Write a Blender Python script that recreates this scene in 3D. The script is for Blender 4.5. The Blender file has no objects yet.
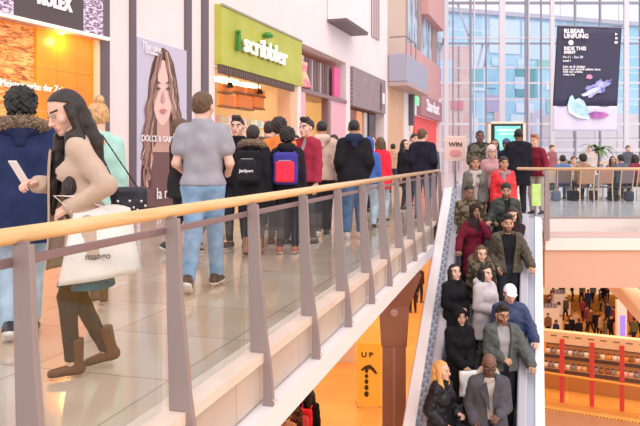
import bpy, math, random
import numpy as np
from mathutils import Matrix, Vector
random.seed(7)
rng = np.random.default_rng(5)
COL = bpy.context.scene.collection
A = math.radians(15.945)
FW = Vector((-math.sin(A), math.cos(A), 0)); RT = Vector((math.cos(A), math.sin(A), 0))
EYE = 1.22; FP = 700.0; HZ = 158.0; CU = 320.0

def P(u, v, Z):
    p = FW*Z + RT*((u-CU)/FP*Z); p.z = EYE - (v-HZ)/FP*Z
    return p
def G(u, Z, z=0.0):
    p = FW*Z + RT*((u-CU)/FP*Z); p.z = z
    return p
def proj(p):
    Z = p.dot(FW); return (CU+FP*p.dot(RT)/Z, HZ+FP*(EYE-p.z)/Z, Z)

# ------------------------------------------------------------------ materials
MATS = {}
def mat(name, col, rough=0.6, metal=0.0, col2=None, scale=8.0, bump=0.0, emit=0.0, spec=0.5, detail=3.0, stretch=None, contrast=(0.35, 0.65)):
    if name in MATS: return MATS[name]
    m = bpy.data.materials.new(name); m.use_nodes = True
    nt = m.node_tree; b = nt.nodes['Principled BSDF']
    b.inputs['Base Color'].default_value = (*col, 1); b.inputs['Roughness'].default_value = rough
    b.inputs['Metallic'].default_value = metal; b.inputs['Specular IOR Level'].default_value = spec
    if emit:
        b.inputs['Emission Color'].default_value = (*col, 1); b.inputs['Emission Strength'].default_value = emit
    if col2 is not None or bump:
        tc = nt.nodes.new('ShaderNodeTexCoord'); mp = nt.nodes.new('ShaderNodeMapping')
        nt.links.new(tc.outputs['Object'], mp.inputs[0])
        if stretch: mp.inputs['Scale'].default_value = stretch
        n = nt.nodes.new('ShaderNodeTexNoise'); n.inputs['Scale'].default_value = scale; n.inputs['Detail'].default_value = detail
        nt.links.new(mp.outputs[0], n.inputs['Vector'])
        if col2 is not None:
            r = nt.nodes.new('ShaderNodeValToRGB')
            r.color_ramp.elements[0].position = contrast[0]; r.color_ramp.elements[1].position = contrast[1]
            r.color_ramp.elements[0].color = (*col, 1); r.color_ramp.elements[1].color = (*col2, 1)
            nt.links.new(n.outputs['Fac'], r.inputs[0]); nt.links.new(r.outputs[0], b.inputs['Base Color'])
            if emit: nt.links.new(r.outputs[0], b.inputs['Emission Color'])
        if bump:
            bp = nt.nodes.new('ShaderNodeBump'); bp.inputs['Strength'].default_value = bump; bp.inputs['Distance'].default_value = 0.02
            nt.links.new(n.outputs['Fac'], bp.inputs['Height']); nt.links.new(bp.outputs[0], b.inputs['Normal'])
    MATS[name] = m
    return m
def fab(col, kind='cloth'):
    key = kind+'_%02x%02x%02x' % tuple(int(max(0, min(1, c))*255) for c in col)
    c2 = tuple(min(1, c*1.14+0.004) for c in col)
    if kind == 'denim': c2 = tuple(min(1, c*1.5+0.02) for c in col); return mat(key, col, 0.85, col2=c2, scale=7, bump=0.2)
    if kind == 'camo':
        return mat(key, col, 0.85, col2=(col[0]*.3, col[1]*.3, col[2]*.28), scale=14, bump=0.3, contrast=(.45, .52), spec=.12)
    if kind == 'shiny': return mat(key, col, 0.42, col2=c2, scale=7, bump=0.8, spec=.3)
    return mat(key, col, 0.85, col2=c2, scale=9, bump=0.2, spec=.12)
def glassmat(name, tint=(0.93, 0.96, 0.95), refl=0.012, rough=0.02):
    if name in MATS: return MATS[name]
    m = bpy.data.materials.new(name); m.use_nodes = True; nt = m.node_tree
    for n in list(nt.nodes): nt.nodes.remove(n)
    o = nt.nodes.new('ShaderNodeOutputMaterial'); mx = nt.nodes.new('ShaderNodeMixShader')
    t = nt.nodes.new('ShaderNodeBsdfTransparent'); t.inputs[0].default_value = (*tint, 1)
    g = nt.nodes.new('ShaderNodeBsdfGlossy'); g.inputs['Roughness'].default_value = rough
    lw = nt.nodes.new('ShaderNodeLayerWeight'); lw.inputs[0].default_value = 0.35
    ma = nt.nodes.new('ShaderNodeMath'); ma.operation = 'MULTIPLY_ADD'; ma.inputs[1].default_value = 0.08; ma.inputs[2].default_value = refl
    nt.links.new(lw.outputs['Fresnel'], ma.inputs[0]); nt.links.new(ma.outputs[0], mx.inputs[0])
    nt.links.new(t.outputs[0], mx.inputs[1]); nt.links.new(g.outputs[0], mx.inputs[2]); nt.links.new(mx.outputs[0], o.inputs[0])
    MATS[name] = m; return m
def brickmat(name, c1, c2, mortar, w, h, msize=0.01, rough=0.3, offset=0.0, axes='XY', emit=0.0, bias=0.0):
    if name in MATS: return MATS[name]
    m = mat(name, c1, rough); nt = m.node_tree; b = nt.nodes['Principled BSDF']
    tc = nt.nodes.new('ShaderNodeTexCoord'); mp = nt.nodes.new('ShaderNodeMapping'); br = nt.nodes.new('ShaderNodeTexBrick')
    if axes == 'XZ': mp.inputs['Rotation'].default_value = (math.radians(90), 0, 0)
    if axes == 'YZ': mp.inputs['Rotation'].default_value = (math.radians(90), 0, math.radians(90))
    if axes == 'YZ':
        # y -> x, z -> y through separate / combine
        sp = nt.nodes.new('ShaderNodeSeparateXYZ'); cb = nt.nodes.new('ShaderNodeCombineXYZ')
        nt.links.new(tc.outputs['Object'], sp.inputs[0]); nt.links.new(sp.outputs[1], cb.inputs[0]); nt.links.new(sp.outputs[2], cb.inputs[1])
        nt.links.new(cb.outputs[0], br.inputs['Vector'])
    elif axes == 'XZ':
        sp = nt.nodes.new('ShaderNodeSeparateXYZ'); cb = nt.nodes.new('ShaderNodeCombineXYZ')
        nt.links.new(tc.outputs['Object'], sp.inputs[0]); nt.links.new(sp.outputs[0], cb.inputs[0]); nt.links.new(sp.outputs[2], cb.inputs[1])
        nt.links.new(cb.outputs[0], br.inputs['Vector'])
    else: nt.links.new(tc.outputs['Object'], br.inputs['Vector'])
    br.inputs['Color1'].default_value = (*c1, 1); br.inputs['Color2'].default_value = (*c2, 1); br.inputs['Mortar'].default_value = (*mortar, 1)
    br.inputs['Scale'].default_value = 1; br.inputs['Mortar Size'].default_value = msize; br.inputs['Bias'].default_value = bias
    br.inputs['Brick Width'].default_value = w; br.inputs['Row Height'].default_value = h; br.offset = offset
    nz = nt.nodes.new('ShaderNodeTexNoise'); nz.inputs['Scale'].default_value = 1.3; nz.inputs['Detail'].default_value = 6
    mx = nt.nodes.new('ShaderNodeMix'); mx.data_type = 'RGBA'; mx.blend_type = 'OVERLAY'; mx.inputs[0].default_value = 0.25
    nt.links.new(tc.outputs['Object'], nz.inputs['Vector'])
    nt.links.new(br.outputs['Color'], mx.inputs[6]); nt.links.new(nz.outputs['Fac'], mx.inputs[7])
    nt.links.new(mx.outputs[2], b.inputs['Base Color'])
    if emit: nt.links.new(mx.outputs[2], b.inputs['Emission Color']); b.inputs['Emission Strength'].default_value = emit
    return m

# ------------------------------------------------------------------ object helpers
WM = {}
def tag(o, label=None, cat=None, group=None, kind=None):
    if label: o['label'] = label
    if cat: o['category'] = cat
    if group: o['group'] = group
    if kind: o['kind'] = kind
    return o
def empty(name, M, label, cat, group=None):
    o = bpy.data.objects.new(name, None); COL.objects.link(o); o.matrix_world = M; WM[o.name] = M.copy()
    o.empty_display_size = 0.1
    return tag(o, label, cat, group)
def frameM(loc, rz=0.0): return Matrix.Translation(Vector(loc)) @ Matrix.Rotation(rz, 4, 'Z')
def mesh_from(name, V, F, midx=None, smooth=True):
    me = bpy.data.meshes.new(name)
    if isinstance(V, np.ndarray) and isinstance(F, np.ndarray):
        me.vertices.add(len(V)); me.vertices.foreach_set('co', V.astype(np.float32).ravel())
        n = len(F); k = F.shape[1]
        me.loops.add(n*k); me.loops.foreach_set('vertex_index', F.astype(np.int32).ravel())
        me.polygons.add(n); me.polygons.foreach_set('loop_start', np.arange(0, n*k, k, dtype=np.int32))
        me.update(calc_edges=True)
    else:
        me.from_pydata([tuple(v) for v in V], [], [tuple(f) for f in F])
    n = len(me.polygons)
    if midx is not None: me.polygons.foreach_set('material_index', np.asarray(midx, dtype=np.int32))
    me.polygons.foreach_set('use_smooth', np.full(n, bool(smooth)))
    me.update()
    return me
def link(name, me, mats, parent=None, M=None, pl=None):
    """M: frame the vertices are expressed in (default: the parent's own frame)."""
    o = bpy.data.objects.new(name, me); COL.objects.link(o)
    for m in (mats if isinstance(mats, (list, tuple)) else [mats]): me.materials.append(m)
    M = M or Matrix.Identity(4)
    if parent is not None:
        o.parent = parent; PM = WM[parent.name]
        L = PM.inverted() @ M if pl is None else pl
        o.matrix_local = L; WM[o.name] = PM @ L
    else:
        n = len(me.vertices); co = np.empty(n*3, dtype=np.float32); me.vertices.foreach_get('co', co); co = co.reshape(-1, 3)
        lo = co.min(0); hi = co.max(0); c = np.array([(lo[0]+hi[0])/2, (lo[1]+hi[1])/2, lo[2]], dtype=np.float32)
        me.vertices.foreach_set('co', (co-c).ravel()); me.update()
        o.matrix_world = M @ Matrix.Translation(Vector([float(x) for x in c])); WM[o.name] = o.matrix_world.copy()
    return o

class MB:
    def __init__(s): s.v = []; s.f = []; s.m = []
    def add(s, V, F, mi=0):
        o = len(s.v); s.v += [tuple(v) for v in V]; s.f += [tuple(i+o for i in f) for f in F]; s.m += [mi]*len(F) if isinstance(mi, int) else list(mi)
        return s
    def box(s, x0, x1, y0, y1, z0, z1, mi=0):
        x0, x1 = min(x0, x1), max(x0, x1); y0, y1 = min(y0, y1), max(y0, y1); z0, z1 = min(z0, z1), max(z0, z1)
        V = [(x0,y0,z0),(x1,y0,z0),(x1,y1,z0),(x0,y1,z0),(x0,y0,z1),(x1,y0,z1),(x1,y1,z1),(x0,y1,z1)]
        return s.add(V, [(0,3,2,1),(4,5,6,7),(0,1,5,4),(1,2,6,5),(2,3,7,6),(3,0,4,7)], mi)
    def prism(s, pts, z0, z1, mi=0, axis='z'):
        n = len(pts)
        def mk(p, h): return (p[0], p[1], h) if axis == 'z' else ((p[0], h, p[1]) if axis == 'y' else (h, p[0], p[1]))
        V = [mk(p, z0) for p in pts]+[mk(p, z1) for p in pts]
        F = [tuple(range(n-1, -1, -1)), tuple(range(n, 2*n))]+[(i, (i+1) % n, n+(i+1) % n, n+i) for i in range(n)]
        if axis == 'y': F = [tuple(reversed(f)) for f in F]
        ar = sum(pts[i][0]*pts[(i+1) % n][1]-pts[(i+1) % n][0]*pts[i][1] for i in range(n))
        if ar < 0: F = [tuple(reversed(f)) for f in F]
        return s.add(V, F, mi)
    def tube(s, pts, r, n=10, mi=0, cap=True):
        pts = [Vector(p) for p in pts]; rs = r if isinstance(r, (list, tuple)) else [r]*len(pts)
        V = []; F = []
        up = Vector((0, 0, 1)) if abs((pts[-1]-pts[0]).normalized().z) < .9 else Vector((1, 0, 0))
        for i, p in enumerate(pts):
            d = (pts[min(i+1, len(pts)-1)]-pts[max(i-1, 0)]).normalized(); x = d.cross(up).normalized(); y = d.cross(x).normalized()
            for k in range(n):
                a = 2*math.pi*k/n; V.append(p+x*math.cos(a)*rs[i]+y*math.sin(a)*rs[i])
        for i in range(len(pts)-1):
            for k in range(n): F.append((i*n+k, i*n+(k+1) % n, (i+1)*n+(k+1) % n, (i+1)*n+k))
        if cap: F.append(tuple(range(n-1, -1, -1))); F.append(tuple((len(pts)-1)*n+k for k in range(n)))
        return s.add(V, F, mi)
    def lathe(s, prof, c=(0, 0, 0), n=20, mi=0):
        V = []; F = []
        for (r, z) in prof:
            for k in range(n):
                a = 2*math.pi*k/n; V.append((c[0]+r*math.cos(a), c[1]+r*math.sin(a), c[2]+z))
        for i in range(len(prof)-1):
            for k in range(n): F.append((i*n+k, i*n+(k+1) % n, (i+1)*n+(k+1) % n, (i+1)*n+k))
        F.append(tuple(range(n-1, -1, -1))); F.append(tuple((len(prof)-1)*n+k for k in range(n)))
        return s.add(V, F, mi)
    def build(s, name, mats, parent=None, M=None, smooth=False, bevel=0.0):
        me = mesh_from(name, s.v, s.f, s.m, smooth)
        o = link(name, me, mats, parent, M)
        if bevel:
            b = o.modifiers.new('bevel', 'BEVEL'); b.width = bevel; b.segments = 2; b.limit_method = 'ANGLE'
        return o
def struct(name, mb, mats, M=None, **k): return tag(mb.build(name, mats, None, M, **k), kind='structure')
def text_arrays(txt, size, depth=0.01, bold=0.0, align='CENTER'):
    c = bpy.data.curves.new('t', 'FONT'); c.body = txt; c.size = size; c.extrude = depth; c.align_x = align; c.offset = bold; c.resolution_u = 3
    o = bpy.data.objects.new('t', c); COL.objects.link(o)
    me = o.to_mesh(); V = [tuple(v.co) for v in me.vertices]; F = [tuple(p.vertices) for p in me.polygons]
    o.to_mesh_clear(); bpy.data.objects.remove(o); bpy.data.curves.remove(c)
    return V, F
def copy_tree(o, M=None, label=None, group=None, parent=None):
    c = o.copy(); COL.objects.link(c)
    if parent is not None: c.parent = parent; c.matrix_parent_inverse = o.matrix_parent_inverse.copy()
    else:
        c.matrix_world = M
        if label: c['label'] = label
        if group: c['group'] = group
    for ch in [x for x in bpy.data.objects if x.parent == o]: copy_tree(ch, parent=c)
    return c

# ------------------------------------------------------------------ implicit surfaces
def snet(F, lo, h):
    S = F < 0; nx, ny, nz = F.shape; cs = (nx-1, ny-1, nz-1)
    ids = []; ps = []; quads = []
    for ax in range(3):
        sa = [slice(None)]*3; sb = [slice(None)]*3; sa[ax] = slice(0, -1); sb[ax] = slice(1, None)
        a = F[tuple(sa)]; b = F[tuple(sb)]; m = S[tuple(sa)] != S[tuple(sb)]
        I = np.argwhere(m)
        if not len(I): continue
        o1 = (ax+1) % 3; o2 = (ax+2) % 3
        ok = (I[:, o1] > 0) & (I[:, o2] > 0) & (I[:, o1] < cs[o1]) & (I[:, o2] < cs[o2])
        I = I[ok]
        av = a[tuple(I.T)]; bv = b[tuple(I.T)]; t = av/(av-bv)
        p = I.astype(np.float64); p[:, ax] += t
        q = []
        for (d1, d2) in ((0, 0), (-1, 0), (-1, -1), (0, -1)):
            c = I.copy(); c[:, o1] += d1; c[:, o2] += d2
            cid = (c[:, 0]*cs[1]+c[:, 1])*cs[2]+c[:, 2]; q.append(cid); ids.append(cid); ps.append(p)
        q = np.stack(q, 1); fl = ~(av < 0); q[fl] = q[fl][:, ::-1]; quads.append(q)
    if not quads: return np.zeros((0, 3)), np.zeros((0, 4), int)
    ids = np.concatenate(ids); ps = np.concatenate(ps); Q = np.concatenate(quads)
    u, inv = np.unique(ids, return_inverse=True); n = len(u); cnt = np.bincount(inv, minlength=n)
    V = np.stack([np.bincount(inv, weights=ps[:, k], minlength=n)/cnt for k in range(3)], 1)
    Fq = np.searchsorted(u, Q)
    return V*h+np.asarray(lo), Fq
def pb(pr):
    if pr[0] == 'c':
        a = np.array(pr[1], float); b = np.array(pr[2], float); r = max(pr[3], pr[4]); return np.minimum(a, b)-r, np.maximum(a, b)+r
    if pr[0] == 'e': c = np.array(pr[1], float); r = np.array(pr[2], float); return c-r, c+r
    c = np.array(pr[1], float); r = np.array(pr[2], float)+pr[3]; return c-r, c+r
def smesh(prims, h=0.02, cut=None, disp=None, infl=0.0, sub=()):
    """smooth union of prims -> vertices, quads"""
    B = [pb(p) for p in prims]
    lo = np.min([b[0] for b in B], 0)-infl-2.5*h-.01; hi = np.max([b[1] for b in B], 0)+infl+2.5*h+.01
    N = np.ceil((hi-lo)/h).astype(int)+1
    ax = [lo[k]+h*np.arange(N[k]) for k in range(3)]
    F = np.full(tuple(N), 0.5, dtype=np.float32)
    for p, (bl, bh) in zip(prims, B):
        k = p[-1]; mg = k+infl+2*h
        i0 = np.maximum(0, np.floor((bl-mg-lo)/h).astype(int)); i1 = np.minimum(N, np.ceil((bh+mg-lo)/h).astype(int)+1)
        X = ax[0][i0[0]:i1[0]][:, None, None]; Y = ax[1][i0[1]:i1[1]][None, :, None]; Z = ax[2][i0[2]:i1[2]][None, None, :]
        if p[0] == 'c':
            a = p[1]; b = p[2]; bx, by, bz = b[0]-a[0], b[1]-a[1], b[2]-a[2]; L = bx*bx+by*by+bz*bz+1e-9
            px, py, pz = X-a[0], Y-a[1], Z-a[2]
            t = np.clip((px*bx+py*by+pz*bz)/L, 0, 1)
            d = np.sqrt((px-bx*t)**2+(py-by*t)**2+(pz-bz*t)**2)-(p[3]+(p[4]-p[3])*t)
        elif p[0] == 'e':
            c, r = p[1], p[2]; x, y, z = (X-c[0])/r[0], (Y-c[1])/r[1], (Z-c[2])/r[2]
            k0 = np.sqrt(x*x+y*y+z*z)+1e-6; k1 = np.sqrt((x/r[0])**2+(y/r[1])**2+(z/r[2])**2)+1e-6; d = k0*(k0-1)/k1
        else:
            c, hf, rr = p[1], p[2], p[3]
            qx, qy, qz = np.abs(X-c[0])-hf[0], np.abs(Y-c[1])-hf[1], np.abs(Z-c[2])-hf[2]
            d = np.sqrt(np.maximum(qx, 0)**2+np.maximum(qy, 0)**2+np.maximum(qz, 0)**2)+np.minimum(np.maximum(qx, np.maximum(qy, qz)), 0)-rr
        d = d-infl
        sl = F[i0[0]:i1[0], i0[1]:i1[1], i0[2]:i1[2]]
        hh = np.clip(0.5+0.5*(sl-d)/max(k, 1e-5), 0, 1)
        sl[...] = sl*(1-hh)+d*hh-k*hh*(1-hh)
    X = ax[0][:, None, None]; Y = ax[1][None, :, None]; Z = ax[2][None, None, :]
    if disp is not None: F = F+disp(X, Y, Z)
    for c, r, k in sub:
        d = np.sqrt((X-c[0])**2+(Y-c[1])**2+(Z-c[2])**2)-r; F = np.maximum(F, -d)
    if cut is not None: F = np.maximum(F, cut(X, Y, Z))
    F[0] = F[-1] = .5; F[:, 0] = F[:, -1] = .5; F[:, :, 0] = F[:, :, -1] = .5
    return snet(F, lo, h)
def xf(V, M):
    R = np.array(M.to_3x3()); t = np.array(M.translation); return V@R.T+t
class Arr:
    """several vertex/quads arrays in one mesh"""
    def __init__(s): s.V = []; s.F = []; s.m = []; s.n = 0
    def add(s, V, F, mi=0, M=None, mirror=False):
        if mirror: V = V*np.array([-1, 1, 1]); F = F[:, ::-1]
        if M is not None: V = xf(V, M)
        s.V.append(V); s.F.append(F+s.n); s.m.append(np.full(len(F), mi) if np.isscalar(mi) else np.asarray(mi)); s.n += len(V)
    def mesh(s, name): return mesh_from(name, np.concatenate(s.V), np.concatenate(s.F), np.concatenate(s.m))

# ------------------------------------------------------------------ people: cached head, hair, hand, shoe
CACHE = {}
def cached(key, fn):
    if key not in CACHE: CACHE[key] = fn()
    return CACHE[key]
SKINM = {}
def head_arr(sex, h):
    def mk():
        f = sex == 'f'; nk = .046 if f else .056
        pr = [('e', (0, -.012, .035), (.074, .096, .088), .01), ('e', (0, .022, -.04), (.054 if f else .058, .068, .068), .03),
              ('c', (-.012, .07, -.093), (.012, .07, -.093), .018, .018, .02), ('c', (-.03, .076, .03), (.03, .076, .03), .012, .012, .012),
              ('c', (0, .088, .008), (0, .108, -.028), .007, .012, .008), ('c', (-.012, .098, -.032), (.012, .098, -.032), .007, .007, .006),
              ('c', (-.02, .082, -.059), (.02, .082, -.059), .0095, .0095, .008), ('c', (-.016, .083, -.068), (.016, .083, -.068), .0085, .0085, .006),
              ('e', (-.045, .052, -.02), (.022, .022, .022), .02), ('e', (.045, .052, -.02), (.022, .022, .022), .02),
              ('e', (-.078, -.008, -.003), (.009, .018, .03), .006), ('e', (.078, -.008, -.003), (.009, .018, .03), .006),
              ('c', (0, -.02, -.05), (0, -.04, -.19), nk, nk+.006, .03)]
        V, F = smesh(pr, h, sub=[((-.032, .108, .012), .019, 0), ((.032, .108, .012), .019, 0)])
        c = V[F].mean(1); x, y, z = c.T; mi = np.zeros(len(F), int)
        ll = (abs(x) < .023) & (abs(z+.063) < .0105) & (y > .083); mi[ll] = 1
        bb = (abs(abs(x)-.034) < .02) & (abs(z-.034) < .0065) & (y > .05); mi[bb] = 2
        bd = (z < -.036) & (z > -.125) & (y > -.005) & (y < .1) & ~ll & ((abs(x) > .028) | (z < -.073) | (abs(z+.047) < .008)); b2 = mi.copy(); b2[bd] = 5
        return V, F, mi, b2
    return cached(('head', sex, h), mk)
def eye_arr(h):
    def mk():
        V, F = smesh([('e', (0, 0, 0), (.0145, .008, .0085), .001)], .0035)
        c = V[F].mean(1); mi = np.full(len(F), 3); mi[(c[:, 0]**2+c[:, 2]**2 < .0082**2)] = 4
        return V, F, mi
    return cached(('eye',), mk)
def lump(a, s):
    return lambda X, Y, Z: a*(np.sin(X*s+1.3*np.sin(Z*s*.7))*np.sin(Y*s+.5)*np.sin(Z*s*.9+X*9)+.35*np.sin(X*s*2.1+Y*17)*np.sin(Z*s*1.9))
def hair_arr(style, h):
    def mk():
        base = ('e', (0, -.014, .04), (.082, .103, .09), .02)
        keep = lambda X, Y, Z: .62*Y-.78*Z+.0-.004+0*X
        if style == 'short':
            keep = lambda X, Y, Z: np.maximum(.62*Y-.78*Z+.0, -.06-Z+0*X)
            return smesh([base, ('e', (0, -.03, -.005), (.078, .078, .07), .02)], h, cut=keep, disp=lump(.004, 60))
        if style == 'fade':
            return smesh([('e', (0, -.014, .036), (.0775, .099, .091), .02)], h, cut=lambda X, Y, Z: np.maximum(.62*Y-.78*Z+.012, -.03-Z+0*X), disp=lump(.002, 80))
        if style == 'quiff':
            return smesh([base, ('c', (-.03, .055, .115), (.03, .05, .12), .03, .03, .02), ('c', (-.02, 0, .125), (.02, -.02, .12), .028, .03, .02)], h,
                         cut=lambda X, Y, Z: np.maximum(.55*Y-.83*Z+.018, -.045-Z+0*X), disp=lump(.006, 70))
        if style == 'curly':
            return smesh([('e', (0, -.02, .05), (.1, .115, .1), .02), ('e', (0, -.05, 0), (.09, .08, .08), .02)], h, cut=lambda X, Y, Z: .66*Y-.75*Z-.004+0*X, disp=lump(.012, 95))
        if style == 'bob':
            pr = [base]+[('c', (s*.072, -.005, .02), (s*.078, .012, -.1), .03, .028, .03) for s in (-1, 1)]+[('c', (-.04, -.06, 0), (-.04, -.065, -.09), .05, .045, .03), ('c', (.04, -.06, 0), (.04, -.065, -.09), .05, .045, .03)]
            return smesh(pr, h, cut=lambda X, Y, Z: np.maximum(np.where(Z > .05, .5*Y-.85*Z+.045, np.where(abs(X) < .058, Y+.0, Y-.035)), -.12-Z), disp=lump(.003, 50))
        if style in ('long', 'verylong'):
            e = -.24 if style == 'long' else -.40
            pr = [base]+[('c', (s*.07, -.005, .02), (s*.085, .02, -.16), .03, .035, .03) for s in (-1, 1)]+\
                 [('c', (s*.085, .02, -.16), (s*.08, .05, e), .035, .02, .03) for s in (-1, 1)]+\
                 [('c', (s*.04, -.06, 0), (s*.05, -.075, -.2), .05, .05, .03) for s in (-1, 1)]+[('c', (s*.04, -.075, -.18), (s*.04, -.09, e), .05, .03, .03) for s in (-1, 1)]
            return smesh(pr, h, cut=lambda X, Y, Z: np.where(Z > .05, .5*Y-.85*Z+.045, np.where(abs(X) < .056, Y+.0, np.where(Z > -.08, Y-.03, Y-.09))), disp=lump(.005, 45))
        if style == 'draped':
            pr = [base]+[('c', (s*.07, -.005, .02), (s*.09, .05, -.14), .034, .048, .03) for s in (-1, 1)]+\
                 [('c', (s*.09, .05, -.14), (s*.115, .20, -.36), .05, .035, .03) for s in (-1, 1)]+[('c', (s*.115, .20, -.36), (s*.11, .28, -.50), .035, .012, .03) for s in (-1, 1)]+\
                 [('c', (s*.04, -.06, 0), (s*.05, -.05, -.2), .05, .055, .03) for s in (-1, 1)]+[('c', (s*.05, -.05, -.2), (s*.06, .0, -.4), .055, .03, .03) for s in (-1, 1)]
            return smesh(pr, h, cut=lambda X, Y, Z: np.where(Z > .05, .5*Y-.85*Z+.048, np.where((abs(X) < .056) & (Z > -.13), Y+.0, np.where(Z > -.09, Y-.025, Y-.4))), disp=lump(.004, 45))
        if style == 'pony':
            return smesh([base, ('e', (0, -.03, 0), (.076, .075, .07), .02), ('c', (0, -.1, .05), (0, -.14, -.04), .03, .035, .02), ('c', (0, -.14, -.04), (0, -.13, -.16), .035, .015, .02)], h,
                         cut=lambda X, Y, Z: .62*Y-.78*Z+.002+0*X, disp=lump(.003, 60))
        if style == 'bun':
            return smesh([base, ('e', (0, -.03, 0), (.076, .075, .07), .02), ('e', (0, -.06, .135), (.045, .045, .04), .012)], h,
                         cut=lambda X, Y, Z: .62*Y-.78*Z+.0+0*X, disp=lump(.006, 80))
        if style == 'hijab':
            pr = [('e', (0, -.01, .035), (.092, .112, .102), .02), ('e', (0, .0, -.05), (.085, .1, .08), .04), ('c', (0, 0, -.11), (0, -.01, -.21), .085, .13, .05),
                  ('c', (-.1, -.01, -.2), (.1, -.01, -.2), .08, .08, .05), ('c', (0, .06, -.17), (0, .09, -.3), .06, .05, .05)]
            return smesh(pr, h, cut=lambda X, Y, Z: np.maximum(-(np.sqrt((X/.055)**2+((Z+.012)/.085)**2)-1)*.05-np.where(Y > .02, 0, 1), -9), disp=lump(.004, 35))
        if style == 'beanie':
            return smesh([('e', (0, -.014, .05), (.088, .108, .1), .02)], h, cut=lambda X, Y, Z: np.maximum(.3*Y-.95*Z+.028, -9+0*X))
        if style == 'cap':
            pr = [('e', (0, -.014, .045), (.087, .107, .095), .01)]
            V, F = smesh(pr, h, cut=lambda X, Y, Z: .25*Y-.97*Z+.035+0*X)
            V2, F2 = smesh([('e', (0, .11, .06), (.07, .075, .014), .001)], h*.8, cut=lambda X, Y, Z: .07-Y+0*X+0*Z)
            return np.concatenate([V, V2]), np.concatenate([F, F2+len(V)])
        if style == 'furhood':   # raised fur ring lying behind the neck
            pr = []
            for i in range(14):
                a = math.pi*(i/13.)*1.24-.38; b = math.pi*((i+1)/13.)*1.24-.38
                p = lambda t: (.135*math.cos(t), -.055-.1*math.sin(t), -.13+.035*math.sin(t))
                pr.append(('c', p(a), p(b), .042, .042, .01))
            return smesh(pr, h, disp=lump(.016, 130))
        if style == 'hood':
            pr = [('c', (-.1, -.0, -.155), (-.06, -.11, -.125), .04, .05, .03), ('c', (.1, -.0, -.155), (.06, -.11, -.125), .04, .05, .03), ('c', (-.06, -.11, -.125), (.06, -.11, -.125), .055, .055, .03), ('c', (0, -.12, -.14), (0, -.13, -.22), .055, .04, .04)]
            return smesh(pr, h)
        if style == 'hoodup':
            pr = [('e', (0, -.02, .035), (.1, .12, .115), .02), ('e', (0, -.02, -.06), (.1, .1, .09), .04)]
            return smesh(pr, h, cut=lambda X, Y, Z: -(np.sqrt((X/.062)**2+((Z-.0)/.1)**2)-1)*.05-np.where(Y > .0, 0, 1))
        if style == 'scarf':
            pr = []
            for i in range(12):
                a = 2*math.pi*i/12; b = 2*math.pi*(i+1)/12
                p = lambda t: (.085*math.cos(t), -.02+.085*math.sin(t), -.15-.02*math.sin(t))
                pr.append(('c', p(a), p(b), .04, .04, .02))
            pr.append(('c', (.03, .08, -.18), (.05, .12, -.38), .04, .035, .02))
            return smesh(pr, h, disp=lump(.004, 60))
        if style == 'glasses':
            mb = []
            V, F = None, None
            pr = []
            for s in (-1, 1):
                for i in range(10):
                    a = 2*math.pi*i/10; b = 2*math.pi*(i+1)/10
                    p = lambda t: (s*.034+.024*math.cos(t), .104, .008+.018*math.sin(t))
                    pr.append(('c', p(a), p(b), .0028, .0028, .001))
                pr.append(('c', (s*.058, .103, .012), (s*.08, -.01, .012), .0026, .0026, .001))
            pr.append(('c', (-.011, .105, .012), (.011, .105, .012), .0028, .0028, .001))
            return smesh(pr, .0032)
    return cached((style, h), mk)
def hand_arr(kind, h):
    def mk():
        curl = {'relax': .28, 'grip': .85, 'flat': .1}[kind]
        pr = [('c', (0, -.0, .03), (0, 0, 0), .026, .026, .01), ('b', (0, .0, -.048), (.006, .026, .03), .011, .012)]
        for i, (y, L) in enumerate(((.028, .072), (.0095, .08), (-.0095, .075), (-.027, .058))):
            p = np.array([0., y, -.082]); a = 0.0
            for j, fr in enumerate((.45, .31, .24)):
                a += curl*(.8 if j == 0 else 1.0); q = p+np.array([-math.sin(a), (y*.12), -math.cos(a)])*L*fr
                pr.append(('c', tuple(p), tuple(q), .0088-.0008*j, .0082-.0008*j, .003)); p = q
        pr += [('c', (-.006, .024, -.02), (-.014, .05, -.055), .014, .0105, .01), ('c', (-.014, .05, -.055), (-.024, .056, -.088), .0105, .008, .004)]
        return smesh(pr, h)
    return cached(('hand', kind, h), mk)
def shoe_arr(kind, h):
    def mk():
        if kind == 'boot':
            pr = [('c', (0, -.05, -.045), (0, .13, -.06), .042, .03, .03), ('c', (0, -.03, -.04), (0, -.02, .17), .045, .058, .03)]
            V, F = smesh(pr, h, cut=lambda X, Y, Z: np.maximum(-.085-Z, Z-.16)+0*X+0*Y)
            c = V[F].mean(1); mi = (c[:, 2] < -.068).astype(int)
            return V, F, mi
        pr = [('c', (0, -.055, -.05), (0, .145, -.06), .044, .035, .03), ('c', (0, -.04, -.03), (0, -.03, .01), .044, .042, .03), ('c', (0, 0, -.02), (0, .09, -.05), .04, .034, .03)]
        V, F = smesh(pr, h, cut=lambda X, Y, Z: np.maximum(-.085-Z, Z-.02)+0*X+0*Y)
        c = V[F].mean(1); mi = (c[:, 2] < -.062).astype(int)
        return V, F, mi
    return cached(('shoe', kind, h), mk)

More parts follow.
